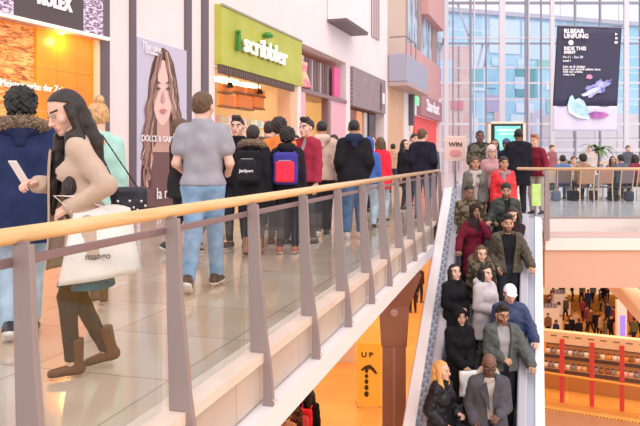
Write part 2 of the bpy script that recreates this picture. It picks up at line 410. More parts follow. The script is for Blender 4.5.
def ik(S, W, l1, l2, hint):
    S = Vector(S); W = Vector(W); d = W-S; D = d.length
    if D > (l1+l2)*.995: W = S+d.normalized()*(l1+l2)*.995; d = W-S; D = d.length
    if D < abs(l1-l2)+.02: D = abs(l1-l2)+.02
    a = (l1*l1-l2*l2+D*D)/(2*D); hh = math.sqrt(max(l1*l1-a*a, 0)); n = d.normalized(); hv = Vector(hint); hv = hv-n*hv.dot(n)
    if hv.length < 1e-4: hv = Vector((0, -1, 0))
    return S+n*a+hv.normalized()*hh, W
ARMS = {'down': ((.20, .03, .86), (.2, -1, 0), 'relax'), 'swingf': ((.24, .2, .9), (.3, -1, 0), 'relax'), 'swingb': ((.24, -.18, .9), (.3, -1, 0), 'relax'),
        'pocket': ((.19, .12, .97), (.25, -1, 0), 'relax'), 'front': ((.04, .24, .98), (.5, -.5, -.6), 'grip'), 'belly': ((.07, .23, 1.08), (.4, -.5, -.8), 'grip'),
        'rail': ((.36, .24, 1.02), (.2, -.6, -1), 'grip'), 'railhi': ((.34, .3, 1.12), (.2, -.6, -1), 'grip'), 'face': ((.06, .17, 1.44), (.6, -.1, -1), 'relax'), 'ear': ((.13, .1, 1.52), (1, .2, -1), 'grip'),
        'phone': ((.12, .36, 1.22), (.8, -.2, -1), 'grip'), 'lap': ((.1, .3, .95), (1, -.4, 0), 'relax'), 'strap': ((.12, .16, 1.28), (1, -.1, -1), 'grip')}
HAIRC = {'black': (.006, .005, .005), 'dark': (.016, .009, .007), 'brown': (.09, .045, .022), 'blonde': (.5, .28, .12), 'ginger': (.3, .1, .04), 'grey': (.3, .28, .27), 'strawb': (.62, .3, .1)}
SKIN = {'pale': (.74, .44, .34), 'tan': (.50, .27, .17), 'mid': (.30, .15, .09), 'dark': (.17, .08, .055)}
def person(label, loc, phi, H=1.75, sex='m', res=.02, skin='pale', hair='short', hairc='dark', top=(.02, .02, .02), topk='cloth', puff=.03, hem=.88,
           shirt=None, openw=.05, pants=(.03, .03, .04), pantsk='cloth', pw=.012, shoes=(.03, .03, .03), shoek='shoe', sole=(.7, .7, .7), legs='stand', arms=('down', 'down'),
           lean=0.0, head=(0, 0), beard=False, hat=None, hatc=(.8, .8, .8), extras=(), tee=False, skirt=None, world_rz=None, build=1.0, group=None, stride=.22, eyes=True, hasfeet=True, collar=None, name='person'):
    s = H/1.75
    d = RT*math.sin(math.radians(phi))-FW*math.cos(math.radians(phi))
    rz = math.atan2(-d.x, d.y) if world_rz is None else world_rz
    M = frameM(loc, rz); root = empty(name, M, label, 'person', group)
    f = sex == 'f'; hh = max(.006, res*.42) if res < .03 else .014
    sw = (.143 if f else .163); pel = Vector((0, 0, .93))
    dz = 0.0
    if legs == 'sit': dz = -.41
    Rl = Matrix.Rotation(-lean, 3, 'X')
    def up(x, y, z):
        p = Rl@Vector((x*1.0, y, z-.93)); return tuple((p+pel+Vector((0, 0, dz)))*s)
    S = {1: up(sw, 0, 1.40), -1: up(-sw, 0, 1.40)}
    el = {}; wr = {}; hk = {}
    for sd, a in ((1, arms[0]), (-1, arms[1])):
        if isinstance(a, str): W, hint, k = ARMS[a]
        else: W, hint, k = a
        Wp = up(W[0]*sd, W[1], W[2]); e, w = ik(S[sd], Wp, .285*s, .255*s, (hint[0]*sd, hint[1], hint[2])); el[sd] = tuple(e); wr[sd] = tuple(w); hk[sd] = k
    hip = {1: (.085*s, 0, (.9+dz)*s), -1: (-.085*s, 0, (.9+dz)*s)}; kn = {}; an = {}; fp = {1: 0., -1: 0.}
    for sd in (1, -1):
        if legs == 'stand': an[sd] = (sd*.105*s, (.02 if sd > 0 else -.02)*s, .087); 
        elif legs == 'walk': an[sd] = (sd*.07*s, (stride if sd > 0 else -stride*1.15)*s, .087+(0.0 if sd > 0 else (.06 if stride > .12 else .02))); fp[sd] = 0.0 if sd > 0 else (-.5 if shoek != 'boot' else -.2)
        elif legs == 'walkL': an[sd] = (sd*.07*s, (stride if sd < 0 else -stride*1.15)*s, .087+(0.0 if sd < 0 else (.06 if stride > .12 else .02))); fp[sd] = 0.0 if sd < 0 else (-.5 if shoek != 'boot' else -.2)
        if legs == 'sit': kn[sd] = (sd*.12*s, .42*s, .50*s); an[sd] = (sd*.11*s, .44*s, .087); hip[sd] = (sd*.09*s, 0, .5*s)
        else:
            k, a2 = ik(hip[sd], an[sd], .425*s, .40*s, (0, 1, 0)); kn[sd] = tuple(k); an[sd] = tuple(a2)
    b = build; r = lambda x: x*s
    torso = [('c', up(-sw*.75, -.01, 1.385), up(sw*.75, -.01, 1.385), r(.055), r(.055), r(.04)),
             ('c', up(-.03, -.015, 1.455), up(-sw*.8, -.01, 1.40), r(.042), r(.04), r(.03)), ('c', up(.03, -.015, 1.455), up(sw*.8, -.01, 1.40), r(.042), r(.04), r(.03)),
             ('c', up(-.065*b, 0, 1.28), up(.065*b, 0, 1.28), r(.093*b), r(.093*b), r(.05)),
             ('c', up(-.055*b, 0, 1.14), up(.055*b, 0, 1.14), r(.087*b), r(.087*b), r(.05)),
             ('c', up(-.05*b, 0, 1.04), up(.05*b, 0, 1.04), r((.072 if f else .083)*b), r((.072 if f else .083)*b), r(.05)),
             ('c', (-.065*b*s, 0, r(.93+dz)), (.065*b*s, 0, r(.93+dz)), r(.095*b), r(.095*b), r(.05))]
    if f: torso += [('e', up(sd*.07, .075, 1.27), (r(.065), r(.06), r(.06)), r(.04)) for sd in (1, -1)]
    armp = []
    for sd in (1, -1):
        armp += [('c', S[sd], el[sd], r(.047*b), r(.038*b), r(.025)), ('c', el[sd], wr[sd], r(.04*b), r(.026), r(.015))]
    legp = []
    for sd in (1, -1):
        legp += [('c', hip[sd], kn[sd], r(.083*b), r(.056), r(.03)), ('c', kn[sd], an[sd], r(.055), r(.038), r(.02))]
    neck = [('c', up(0, -.02, 1.42), up(0, 0, 1.53), r(.052), r(.05), r(.03))]
    # body (skin) : torso, limbs, head, hands in one mesh
    skm = cached(('skin', skin), lambda: mat('skin_'+skin, SKIN[skin], .5, col2=tuple(min(1, c*1.12) for c in SKIN[skin]), scale=20))
    hm = cached(('hairm', hairc), lambda: mat('hair_'+hairc, HAIRC[hairc], .45, col2=tuple(min(1, c*1.7+.004) for c in HAIRC[hairc]), scale=30, bump=.6, stretch=(3, 3, .4)))
    lipc = tuple(a*b_ for a, b_ in zip(SKIN[skin], (.85, .5, .5)))
    lm = cached(('lip', skin), lambda: mat('lip_'+skin, lipc, .4))
    hc_ = HAIRC[hairc]; bdm = cached(('beard', skin, hairc), lambda: mat('beard_%s_%s' % (skin, hairc), tuple(.72*a+.28*b_ for a, b_ in zip(hc_, SKIN[skin])), .7))
    A_ = Arr(); V, F = smesh(torso+armp+legp+neck, res); A_.add(V, F, 0)
    hyaw, hp = head
    HC = Vector(up(0, .012, 1.625)); HM = Matrix.Translation(HC)@Matrix.Rotation(math.radians(hyaw), 4, 'Z')@Matrix.Rotation(math.radians(hp), 4, 'X')@Matrix.Scale(s*1.10, 4)
    V, F, m1, m2 = head_arr(sex, hh); A_.add(V, F, m2 if beard else m1, HM)
    if eyes:
        V, F, mi = eye_arr(hh)
        for sx in (-1, 1): A_.add(V, F, mi, HM@Matrix.Translation((sx*.032, .0865, .011)))
    hdh = .0045 if res < .018 else (.006 if res < .026 else .008)
    for sd in (1, -1):
        V, F = hand_arr(hk[sd], hdh)
        dr = (Vector(wr[sd])-Vector(el[sd])).normalized(); z = -dr; hint = Vector((0, 1, 0)) if abs(dr.y) < .7 else Vector((0, 0, 1))
        if hk[sd] == 'grip' and abs(dr.z) < .8: hint = Vector((-sd*1.0, .2, .3))
        y = (hint-z*hint.dot(z)).normalized(); x = y.cross(z)
        HMx = Matrix(((x.x, y.x, z.x, wr[sd][0]), (x.y, y.y, z.y, wr[sd][1]), (x.z, y.z, z.z, wr[sd][2]), (0, 0, 0, 1)))@Matrix.Scale(s*.98 if f else s*1.05, 4)
        A_.add(V, F, 0, HMx, mirror=(sd < 0))
    link('body', A_.mesh('body'), [skm, lm, hm, mat('eye_white', (.42, .38, .36), .5), mat('eye_iris', (.02, .015, .012), .15), bdm], root, M)
    # trousers
    if legs == 'sit': cutp = lambda X, Y, Z: np.maximum(.11*s-Z, Z-.66*s)+0*X+0*Y
    else: cutp = lambda X, Y, Z: np.maximum(.10*s-Z, Z-1.0*s)+0*X+0*Y
    V, F = smesh(legp+torso[-2:], max(res, .016), infl=pw*s, cut=cutp, disp=lump(.003, 38)); link('trousers', mesh_from('trousers', V, F), fab(pants, pantsk), root, M)
    # shoes
    if hasfeet:
        V, F, mi = shoe_arr(shoek, .009 if res < .018 else .013)
        for sd in (1, -1):
            FM = Matrix.Translation(an[sd])@Matrix.Rotation(fp[sd], 4, 'X')@Matrix.Rotation(-sd*.12, 4, 'Z')@Matrix.Scale(s*(.9 if f else 1), 4)
            link('boot' if shoek == 'boot' else 'shoe', mesh_from('shoe', xf(V, FM), F, mi), [fab(shoes, 'shiny'), fab(sole)], root, M)
    if skirt:
        zs, ze, c = skirt
        pr = [('c', (-.06*s, 0, .95*s), (.06*s, 0, .95*s), .115*s, .115*s, .04), ('c', (-.07*s, 0, zs), (.07*s, 0, zs), .115*s, .115*s, .05), ('c', (0, -.04, zs), (0, .06, zs), .12*s, .12*s, .05), ('c', (-.07*s, 0, .9*s), (-.075*s, .01, zs), .115*s, .115*s, .03), ('c', (.07*s, 0, .9*s), (.075*s, .01, zs), .115*s, .115*s, .03)]
        V, F = smesh(pr, res, cut=lambda X, Y, Z: np.maximum(zs-Z, Z-ze)+0*X+0*Y, disp=lump(.003, 30)); link('skirt', mesh_from('skirt', V, F), fab(c), root, M)
    # top garment
    if shirt is not None:
        zt = up(0, 0, 1.475)[2]
        V, F = smesh(torso+neck, res, infl=.009, cut=lambda X, Y, Z: np.maximum(Z-zt, .8*s+dz*s-Z)+0*X+0*Y); link('shirt', mesh_from('shirt', V, F), fab(shirt), root, M)
    if tee:
        sl = [('c', S[sd], tuple(Vector(S[sd]).lerp(Vector(el[sd]), .52)), r(.056*b), r(.056*b), r(.025)) for sd in (1, -1)]
        pr = torso+sl; zc = up(0, 0, 1.52)[2]; hz = hem*s
        cut = lambda X, Y, Z: np.maximum(Z-zc-.25*np.minimum(-Y, .0), hz-Z)+0*X
        pr = pr+[('c', (-.07*s, 0, hz), (.07*s, 0, hz), r(.108), r(.108), r(.03)), ('c', up(0, -.02, 1.34), up(0, -.012, 1.50), r(.07), r(.06), r(.03))]
        V, F = smesh(pr, res, infl=puff*s, cut=cut, disp=lump(.005, 22)); link('tshirt', mesh_from('tshirt', V, F), fab(top, topk), root, M)
    else:
        hz = (hem+dz)*s if legs == 'sit' else hem*s
        sl = []
        for sd in (1, -1):
            sl += [('c', S[sd], el[sd], r(.049*b), r(.041*b), r(.025)), ('c', el[sd], tuple(Vector(el[sd]).lerp(Vector(wr[sd]), .93)), r(.041*b), r(.032), r(.012))]
        ext = []
        if hem < .93 and legs != 'sit': ext = [('c', (sd*.06*s, 0, .95*s), (sd*.075*s, 0, hz), r(.105), r(.12), r(.05)) for sd in (1, -1)]
        zc = up(0, 0, 1.515)[2]
        def cut(X, Y, Z):
            c = np.maximum(Z-zc+.2*np.maximum(Y, 0), hz-Z)+0*X
            if shirt is not None:
                w = openw*s*(.35+.65*np.clip((Z-.9*s)/(.5*s), 0, 1)); c = np.maximum(c, -np.maximum(np.maximum(np.abs(X)-w, .03-Y), -Z))
            return c
        fol = lump(.006 if topk != 'shiny' else .011, 24 if topk != 'shiny' else 42)
        V, F = smesh(torso+sl+ext+[('c', up(0, -.02, 1.44), up(0, -.005, 1.51), r(.062), r(.06), r(.04))], res, infl=puff*s, cut=cut, disp=fol)
        link('jacket' if puff > .02 else 'sweater', mesh_from('jacket', V, F), fab(top, topk), root, M)
    # hair, hats
    def onhead(n, style, m, lab=None):
        V, F = hair_arr(style, hh if style != 'glasses' else .0032); o = link(n, mesh_from(n, xf(V, HM), F), m, root, M)
        if lab: o['label'] = lab
    if hair and hair not in ('hijab', 'hoodup'): onhead('hair', hair, hm)
    if hair == 'hijab': onhead('headscarf', 'hijab', fab(hatc))
    if hair == 'hoodup': onhead('hood', 'hoodup', fab(hatc))
    if hat: onhead('hat' if hat == 'beanie' else 'cap', hat, fab(hatc))
    for e in extras:
        if e[0] == 'furhood': onhead('fur_trim', 'furhood', mat('fur', (.32, .22, .15), 1, col2=(.12, .08, .05), scale=60, bump=1)); onhead('hood', 'hood', fab(top, topk))
        elif e[0] == 'hood': onhead('hood', 'hood', fab(e[1] if len(e) > 1 else top, topk))
        elif e[0] == 'scarf': onhead('scarf', 'scarf', fab(e[1]))
        elif e[0] == 'glasses': onhead('glasses', 'glasses', mat('spectacle_frame', (.02, .02, .02), .3))
        elif e[0] == 'coat_front':
            for sd in (1,):
                inn = [up(sd*.045, .125, 1.43), up(sd*.06, .17, 1.25), up(sd*.07, .20, 1.05), up(sd*.08, .24, .85), up(sd*.10, .29, .66)]
                out = [up(sd*.15, .05, 1.40), up(sd*.19, .08, 1.25), up(sd*.20, .08, 1.05), up(sd*.21, .10, .85), up(sd*.22, .13, .66)]
                V_ = []; F_ = []
                for a_, b_ in zip(inn, out):
                    for q in range(7): t_ = q/6; p_ = Vector(a_).lerp(Vector(b_), t_)+Vector((sd*.035*math.sin(math.pi*t_), .03*math.sin(math.pi*t_*2), 0)); V_.append(p_)
                for j in range(4):
                    for q in range(6): a_ = j*7+q; F_.append((a_, a_+7, a_+8, a_+1))
                o_ = link('coat_front', mesh_from('coat_front', V_, F_), fab(e[1]), root, M); m_ = o_.modifiers.new('thick', 'SOLIDIFY'); m_.thickness = .012; m_.offset = 0; m_ = o_.modifiers.new('s', 'SUBSURF'); m_.levels = m_.render_levels = 1
        elif e[0] == 'lapels':
            for sd in (1, -1):
                p = [up(sd*.055, .135+puff, 1.46), up(sd*.14, .12+puff, 1.36), up(sd*.10, .15+puff, 1.30), up(sd*.02, .155+puff, 1.1), up(sd*.025, .15+puff, 1.3)]
                Vv = [Vector(q) for q in p]+[Vector(q)+Vector((0, -.03, 0)) for q in p]; n = 5
                Ff = [tuple(range(n)), tuple(range(2*n-1, n-1, -1))]+[(i, n+i, n+(i+1) % n, (i+1) % n) for i in range(n)]
                link('lapel', mesh_from('lapel', Vv, Ff, smooth=False), fab(e[1]), root, M)
    info = dict(root=root, M=M, s=s, up=up, wr=wr, el=el, S=S, rz=rz, HM=HM, an=an, kn=kn)
    return info
# ================================================================== SETTING
sc = bpy.context.scene
cam = bpy.data.cameras.new('camera'); co = bpy.data.objects.new('camera', cam); COL.objects.link(co)
cam.sensor_width = 36; cam.lens = FP*36/640; cam.shift_y = -(213-HZ)/640; cam.clip_start = .05; cam.clip_end = 400
co.location = (0, 0, EYE); co.rotation_euler = (math.pi/2, 0, A); sc.camera = co
sc.view_settings.view_transform = 'Standard'; sc.view_settings.look = 'None'; sc.view_settings.gamma = 1; sc.view_settings.exposure = 0.0
w = bpy.data.worlds.new('sky'); sc.world = w; w.use_nodes = True
w.node_tree.nodes['Background'].inputs[0].default_value = (1.0, .94, .965, 1); w.node_tree.nodes['Background'].inputs[1].default_value = 1.25
sl_ = bpy.data.lights.new('daylight', 'SUN'); sl_.energy = 1.5; sl_.angle = math.radians(55); sl_.color = (1, .95, .93); so_ = bpy.data.objects.new('daylight', sl_); COL.objects.link(so_); so_.matrix_world = Vector((.55, -.75, 1.0)).to_track_quat('Z', 'Y').to_matrix().to_4x4()

PINK = mat('pale_pink_plaster', (.87, .75, .735), .7, col2=(.90, .785, .77), scale=.8)
WHITE = mat('white_paint', (.84, .79, .79), .5)
DARKT = mat('dark_mauve_trim', (.14, .105, .12), .5)
STEEL = mat('mauve_grey_steel', (.34, .27, .265), .42, metal=.35)
CLEAR = glassmat('clear_glass')
WOODR = mat('honey_wood', (.72, .42, .18), .25, col2=(.80, .52, .26), scale=5, stretch=(8, .6, 8))
FLOORM = brickmat('beige_marble_tiles', (.55, .41, .31), (.61, .47, .37), (.38, .28, .22), .9, .9, .008, rough=.1)
STONE = brickmat('travertine', (.52, .41, .34), (.58, .46, .39), (.38, .28, .23), .55, .6, .006, rough=.4, axes='YZ')

def rot2(rz): return (math.cos(rz), math.sin(rz))
class Facade:
    def __init__(s, ua, ub, zf):
        s.a = G(ua, zf(ua)); b = G(ub, zf(ub)); s.t = (b-s.a).normalized(); s.rz = math.atan2(s.t.y, s.t.x)
        s.n = Vector((-s.t.y, s.t.x, 0)); s.M = frameM(s.a, s.rz)
    def hit(s, u, off=0.0):
        d = FW+RT*((u-CU)/FP); o = s.a+s.n*off     # C + Z d = o + t s
        det = d.x*(-s.t.y)-d.y*(-s.t.x)
        Z = (o.x*(-s.t.y)-o.y*(-s.t.x))/det; sv = (d*Z-o).dot(s.t)
        return sv, Z
    def S(s, u, off=0.0): return s.hit(u, off)[0]
    def z(s, u, v, off=0.0): return EYE-(v-HZ)/FP*s.hit(u, off)[1]
    def pp(s, u, v, off=0.0): h = s.hit(u, off); return (h[0], EYE-(v-HZ)/FP*h[1])
FZ = lambda u: 1/(1.437e-4*(556-u))
FA = Facade(215, 300, FZ)
Z107 = FA.hit(107)[1]
c2 = 1/(Z107*519)
FB = Facade(0, 107, lambda u: 1/(c2*(626-u)))

# upper floor (one slab with the escalator well left open)
ang = 17.0; rzE = A-math.radians(ang); tE = .66
T0 = G(494, 13.3); ME = frameM(T0, rzE)
def flo(pts, z0, z1, name, mats, topm=0, sidem=1):
    mb = MB(); mb.prism(pts, z0, z1, sidem); mb.m[1] = topm
    return struct(name, mb, mats)
p14 = lambda u, Z: (G(u, Z).x, G(u, Z).y)
yl = (14+math.sin(A)*-1.5)/math.cos(A)
pe = p14(449, 60)
flo([(-22, -7), (-1.5, -7), (-1.5, yl), p14(449, 16.5), pe, p14(330, 60), (-22, 40)], -.25, 0, 'floor', [FLOORM, WHITE])
flo([(-1.5, yl), p14(900, 14), p14(900, 60), pe, p14(449, 16.5)], -.25, 0, 'floor', [brickmat('blue_reflection_tiles', (.56, .56, .60), (.62, .62, .66), (.45, .44, .47), .9, .9, .008, rough=.16), WHITE])  # tile colour carries the bluish reflection of the glass end wall
# slab edge under the left balustrade
mb = MB(); mb.box(-1.5, -1.475, -6, yl, -.22, .02, 0); mb.box(-1.62, -1.445, -6, yl, .02, .075, 1)
struct('trim_1', mb, [STONE, mat('pale_stone_coping', (.74, .57, .47), .35, col2=(.80, .64, .54), scale=3)])
mb = MB(); mb.prism([(-1.9, -.62), (-1.46, -.43), (-1.385, -.39), (-1.385, -.235), (-1.9, -.235)], -6, yl, 0, axis='y'); struct('trim_2', mb, [WHITE])
# right-hand gallery edge
MR = frameM(G(545, 14), A)
mb = MB(); mb.box(0, 9, 0, .5, -.37, .005, 0); struct('trim_3', mb, [mat('rose_grey_edge', (.66, .50, .49), .4)], MR)
mb = MB(); mb.box(0, 9, -.03, .5, -.62, -.375, 0); struct('trim_4', mb, [mat('pale_band', (.9, .78, .74), .5)], MR)
mb = MB(); mb.box(0, 9, .02, 1.5, -1.38, -.625, 0); struct('trim_5', mb, [mat('salmon_band', (.70, .41, .30), .5)], MR)
mb = MB(); mb.box(0, 14, 1.5, 46, -.9, -.3, 0); struct('ceiling', mb, [mat('peach_ceiling', (.85, .6, .45), .6)], MR)
mb = MB(); mb.prism([(-22, -7), (-1.95, -7), (-1.95, 32), (-22, 32)], -.55, -.3, 0); struct('ceiling_2', mb, [mat('peach_ceiling', (.85, .6, .45), .6)])

# left shopfront wall
S = FA.S
mb = MB()
def wb(u0, u1, z0=0.0, z1=14.0, y0=0.0, y1=.5, m=0): mb.box(S(u0), S(u1), y0, y1, z0, z1, m)
wb(107, 129); wb(134, 184, 4.08); wb(134, 184, 0, .12); wb(190, 201); wb(207, 214.6); wb(214.6, 297, 5.72); wb(297, 301.3); wb(301.3, 346, 5.72); wb(346, 350.2); wb(350.2, 384, 5.68); wb(384, 387.5)
wb(134, 214.6, 0, 14, .5, .8)
wb(129, 134, 0, 14, .1, .5); wb(184, 190, 0, 14, .1, .5); wb(201, 207, 0, 14, .1, .5)
struct('wall_left', mb, [PINK], FA.M)
k = 1
for u0, u1 in ((129, 134.3), (184, 190), (201, 207)):
    mb = MB(); mb.box(S(u0), S(u1), -.06, .1, 0, 14); struct('trim_%d' % (5+k), mb, [DARKT], FA.M); k += 1
# jeweller's front (turned a little)
SB = FB.S
mb = MB(); mb.box(SB(-60), SB(106), 0, .5, 5.75, 14, 0); mb.box(SB(99.5), SB(107), -.08, .5, 0, 5.75, 1); mb.box(SB(-60), SB(99.5), -.02, .4, 0, .45, 1)
struct('wall_left', mb, [PINK, DARKT], FB.M)
t = empty('shop_sign', FB.M@Matrix.Translation((SB(45), 0, 3.85)), 'dark jeweller\'s shop fascia with white capital letters above orange display', 'sign')
mb = MB(); mb.box(SB(10), SB(79), -.12, .1, 3.87, 5.75); mb.build('sign_board', [mat('umber_board', (.085, .06, .07), .4)], t, FB.M)
DIAG = mat('lilac_pattern', (.8, .7, .82), .5, col2=(.25, .15, .28), scale=9, stretch=(1, 1, 3), contrast=(.48, .52))
for a, b in ((-60, 10), (79, 99.5)):
    mb = MB(); mb.box(SB(a), SB(b), -.1, .1, 3.87, 5.75); o = mb.build('patterned_panel', [DIAG], t, FB.M)
V, F = text_arrays('ROLEX', .36, .02, .012); mb = MB(); mb.add([(SB(49.5)+x*.8, -.14-z, 4.21+y*1.1) for x, y, z in V], F); mb.build('lettering', [mat('sign_white', (.95, .9, .9), .4, emit=.35)], t, FB.M)
mb = MB()
for i in range(60):
    s0 = SB(-20)+i*(SB(104)-SB(-20))/60; mb.box(s0, s0+.06, -.16, -.02, 3.80, 3.86, 0)
mb.box(SB(-60), SB(99.5), -.12, .1, 3.78, 3.87, 1); mb.build('light_strip', [mat('warm_strip', (1, .8, .6), .5, emit=.8), mat('rose_strip', (.6, .4, .36), .5)], t, FB.M)
def wave_panel():
    m = mat('amber_wave_panel', (1, .5, .12), .3, emit=.30); nt = m.node_tree; b = nt.nodes['Principled BSDF']
    tc = nt.nodes.new('ShaderNodeTexCoord'); wv = nt.nodes.new('ShaderNodeTexNoise'); wv.inputs['Scale'].default_value = 4; wv.inputs['Detail'].default_value = 5; wv.inputs['Distortion'].default_value = 1.2
    mp = nt.nodes.new('ShaderNodeMapping'); mp.inputs['Scale'].default_value = (.8, 1, 3.2); r = nt.nodes.new('ShaderNodeValToRGB')
    el = r.color_ramp.elements; el[0].position = .36; el[0].color = (.32, .07, .02, 1); el[1].position = .62; el[1].color = (.98, .50, .16, 1); e = el.new(.47); e.color = (.80, .24, .03, 1)
    nt.links.new(tc.outputs['Object'], mp.inputs[0]); nt.links.new(mp.outputs[0], wv.inputs['Vector']); nt.links.new(wv.outputs['Fac'], r.inputs[0])
    nt.links.new(r.outputs[0], b.inputs['Base Color']); nt.links.new(r.outputs[0], b.inputs['Emission Color'])
    return m
mb = MB(); mb.box(SB(-60), SB(39), .12, .2, .45, 3.8); tag(mb.build('window_display', [wave_panel()], None, FB.M), 'backlit amber panel with a rippled wave pattern in jeweller\'s window', 'display panel')
mb = MB()
OR = mat('glowing_orange', (.92, .17, .006), .3, emit=.42, col2=(.98, .30, .01), scale=.7)
zs = [.45, 1.3, 2.15, 3.0, 3.8]
t = empty('window_display', FB.M@Matrix.Translation((SB(68), .1, .45)), 'plain glowing orange panel in boards beside the rippled amber one', 'display panel')
ss = [SB(39.4), SB(60), SB(80), SB(96.5)]
for i in range(3):
    mb = MB()
    for j in range(4): mb.box(ss[i]+.006, ss[i+1]-.006, .08, .2, zs[j]+.006, zs[j+1]-.006)
    mb.build('orange_board', [OR], t, FB.M)
mb = MB(); mb.box(SB(96.5), SB(99.5), -.02, .2, .45, 3.8); mb.build('edge_strip', [mat('cream_edge', (.9, .75, .55), .5)], t, FB.M)
mb = MB(); mb.lathe([(.05, -.03), (.09, 0)], (SB(61), -.0, 3.76), 12); o = mb.build('spotlight', [mat('lamp_glow', (1, .75, .2), .3, emit=3)], None, FB.M); tag(o, 'small bright downlight over the orange jeweller\'s display', 'light')
V, F = text_arrays('Meisterwerke der Zeit', .2, .01, .0, 'LEFT'); mb = MB(); mb.add([(SB(2)+x*.88, .05-z, 2.55+y) for x, y, z in V], F)
tag(mb.build('window_lettering', [mat('sign_white', (.95, .9, .9), .4, emit=.35)], None, FB.M), 'small white lettering line across the jeweller\'s orange window', 'lettering')
pl = bpy.data.lights.new('display_spot', 'POINT'); pl.energy = 14; pl.color = (1, .65, .2); pl.shadow_soft_size = .08; po = bpy.data.objects.new('display_spot', pl); COL.objects.link(po); po.matrix_world = FB.M@Matrix.Translation((SB(61), -.12, 3.6))

# fashion poster
t = empty('advertising_poster', FA.M@Matrix.Translation((S(160), -.05, .1)), 'tall framed fashion poster of a long curly-haired model between dark wall strips', 'poster')
po0 = -.08
mb = MB(); mb.box(S(134.3), S(184), -.08, .1, .12, 4.08); mb.build('backing_board', [mat('poster_lilac', (.60, .55, .68), .4)], t, FA.M)
def poly(name, pts, m, off, parent, F_=None, hatch=None):
    F_ = F_ or FA
    q = [F_.pp(u, v) for u, v in pts]; mb = MB(); mb.prism(q, -off-.002, -off, 0, axis='y'); return mb.build(name, [m], parent, F_.M)
HD = mat('print_dark_hair', (.13, .065, .05), .5); HL = mat('print_hair_light', (.68, .42, .34), .5); HMd = mat('print_hair_mid', (.36, .19, .15), .5); SKP = mat('print_skin', (.84, .57, .50), .5)
hp_ = [(160, 47.5), (166, 52), (171, 64), (174, 80), (176.5, 100), (178, 125), (180, 150), (181, 170), (182, 207), (137, 207), (138, 170), (141, 150), (143, 125), (144.5, 100), (146, 80), (149, 64), (154, 52)]
poly('hair_mass', hp_, HD, .082, t)
poly('dress', [(145, 150), (153, 140), (168, 140), (178, 152), (182, 180), (182, 207), (137, 207), (139, 172)], mat('print_umber', (.17, .08, .08), .5), .084, t)
poly('face', [(160, 60), (166, 64), (169.5, 74), (170.5, 88), (169.5, 104), (166, 118), (161, 125), (158, 125), (153, 118), (149.5, 104), (148.5, 88), (150, 74), (154, 64)], SKP, .087, t)
poly('neck', [(154, 118), (166, 118), (167, 140), (172, 152), (149, 152), (154, 140)], mat('print_neck', (.62, .36, .3), .5), .0855, t)
mb = MB()
for i in range(64):
    sd = 1 if i % 2 else -1; f = rng.random(); u0 = 160+sd*(1.5+3*f); u1 = 160+sd*(12+8*f); u2 = 160+sd*(11+10.5*rng.random()); ve = 150+38*rng.random(); ph = rng.random()*6; wd = .55+.55*rng.random()
    L = []; R_ = []
    for j in range(26):
        q = j/25; v = 52+(ve-52)*q; uu = (1-q)**2*u0+2*q*(1-q)*u1+q*q*u2 + 1.3*min(1, q*3)*math.sin(q*26+ph); uu = min(182.5, max(137, uu)); L.append(FA.pp(uu-wd, v)); R_.append(FA.pp(uu+wd, v))
    n = len(L); yy = -.089-.0004*i; V = [(a, yy, b) for a, b in L]+[(a, yy, b) for a, b in R_]; mb.add(V, [(j, n+j, n+j+1, j+1) for j in range(n-1)], int(rng.integers(0, 3)))
mb.build('curls', [HL, HMd, HD], t, FA.M)
for sd in (-1, 1):
    poly('eyebrow', [(159.5+sd*2, 84), (159.5+sd*5, 81.5), (159.5+sd*8.5, 82.5), (159.5+sd*5, 83.6)], HD, .117, t)
    poly('eye', [(159.5+sd*2.5, 89), (159.5+sd*5, 87), (159.5+sd*7.6, 88.6), (159.5+sd*5, 90.6)], HD, .117, t)
poly('nose', [(159.5, 90), (161.2, 101), (159.5, 103.2), (157.4, 101.5)], mat('print_shade', (.62, .36, .32), .5), .117, t)
poly('lips', [(155.5, 110.5), (159.5, 108.5), (163.5, 110.5), (159.5, 114)], mat('print_lips', (.62, .2, .22), .5), .117, t)
LW = mat('print_white', (.92, .88, .9), .5)
def wtext(txt, u, v, size, name, m=LW, off=.125, par=None, F_=None, sx=1.0, align='LEFT', bold=.003):
    F_ = F_ or FA; s0, z0 = F_.pp(u, v); V, F = text_arrays(txt, size, .004, bold, align); mb = MB(); mb.add([(s0+x*sx, -off-z, z0+y) for x, y, z in V], F); return mb.build(name, [m], par, F_.M)
wtext('The one', 137.5, 48.5, .25, 'lettering', par=t); wtext('for women', 141.5, 53, .12, 'lettering', par=t); wtext('DOLCE & GABBANA', 137, 141, .21, 'lettering', par=t, sx=1.0); wtext('la nuit', 152, 199, .4, 'lettering', par=t)

# card shop
t = empty('shop_sign', FA.M@Matrix.Translation((S(255), -.1, 3.9)), 'lime green card-shop fascia with bulging white lowercase letters', 'sign')
LIME = mat('lime_green', (.46, .47, .045), .45, col2=(.55, .55, .08), scale=.8); LIMEL = mat('lime_edge', (.6, .6, .2), .5)
mb = MB(); mb.box(S(214.8), S(296.8), -.2, .1, 3.95, 5.7); mb.build('sign_board', [LIME], t, FA.M)
mb = MB(); mb.box(S(214.8), S(296.8), -.24, -.2, 5.66, 5.72); mb.build('top_edge', [mat('edge_grey', (.4, .36, .3), .5)], t, FA.M)
s0 = S(237.5, -.3); s1 = S(287.5, -.3)
V, F = text_arrays('scribbler', 1.0, .03, .012, 'LEFT'); xm = max(p[0] for p in V); k = (s1-s0-.5)/xm
mb = MB(); mb.add([(s0+.42+x*k, -.32-z, 4.52+y*.82) for x, y, z in V], F); mb.build('lettering', [mat('letter_white', (.95, .95, .9), .4, emit=.25)], t, FA.M)
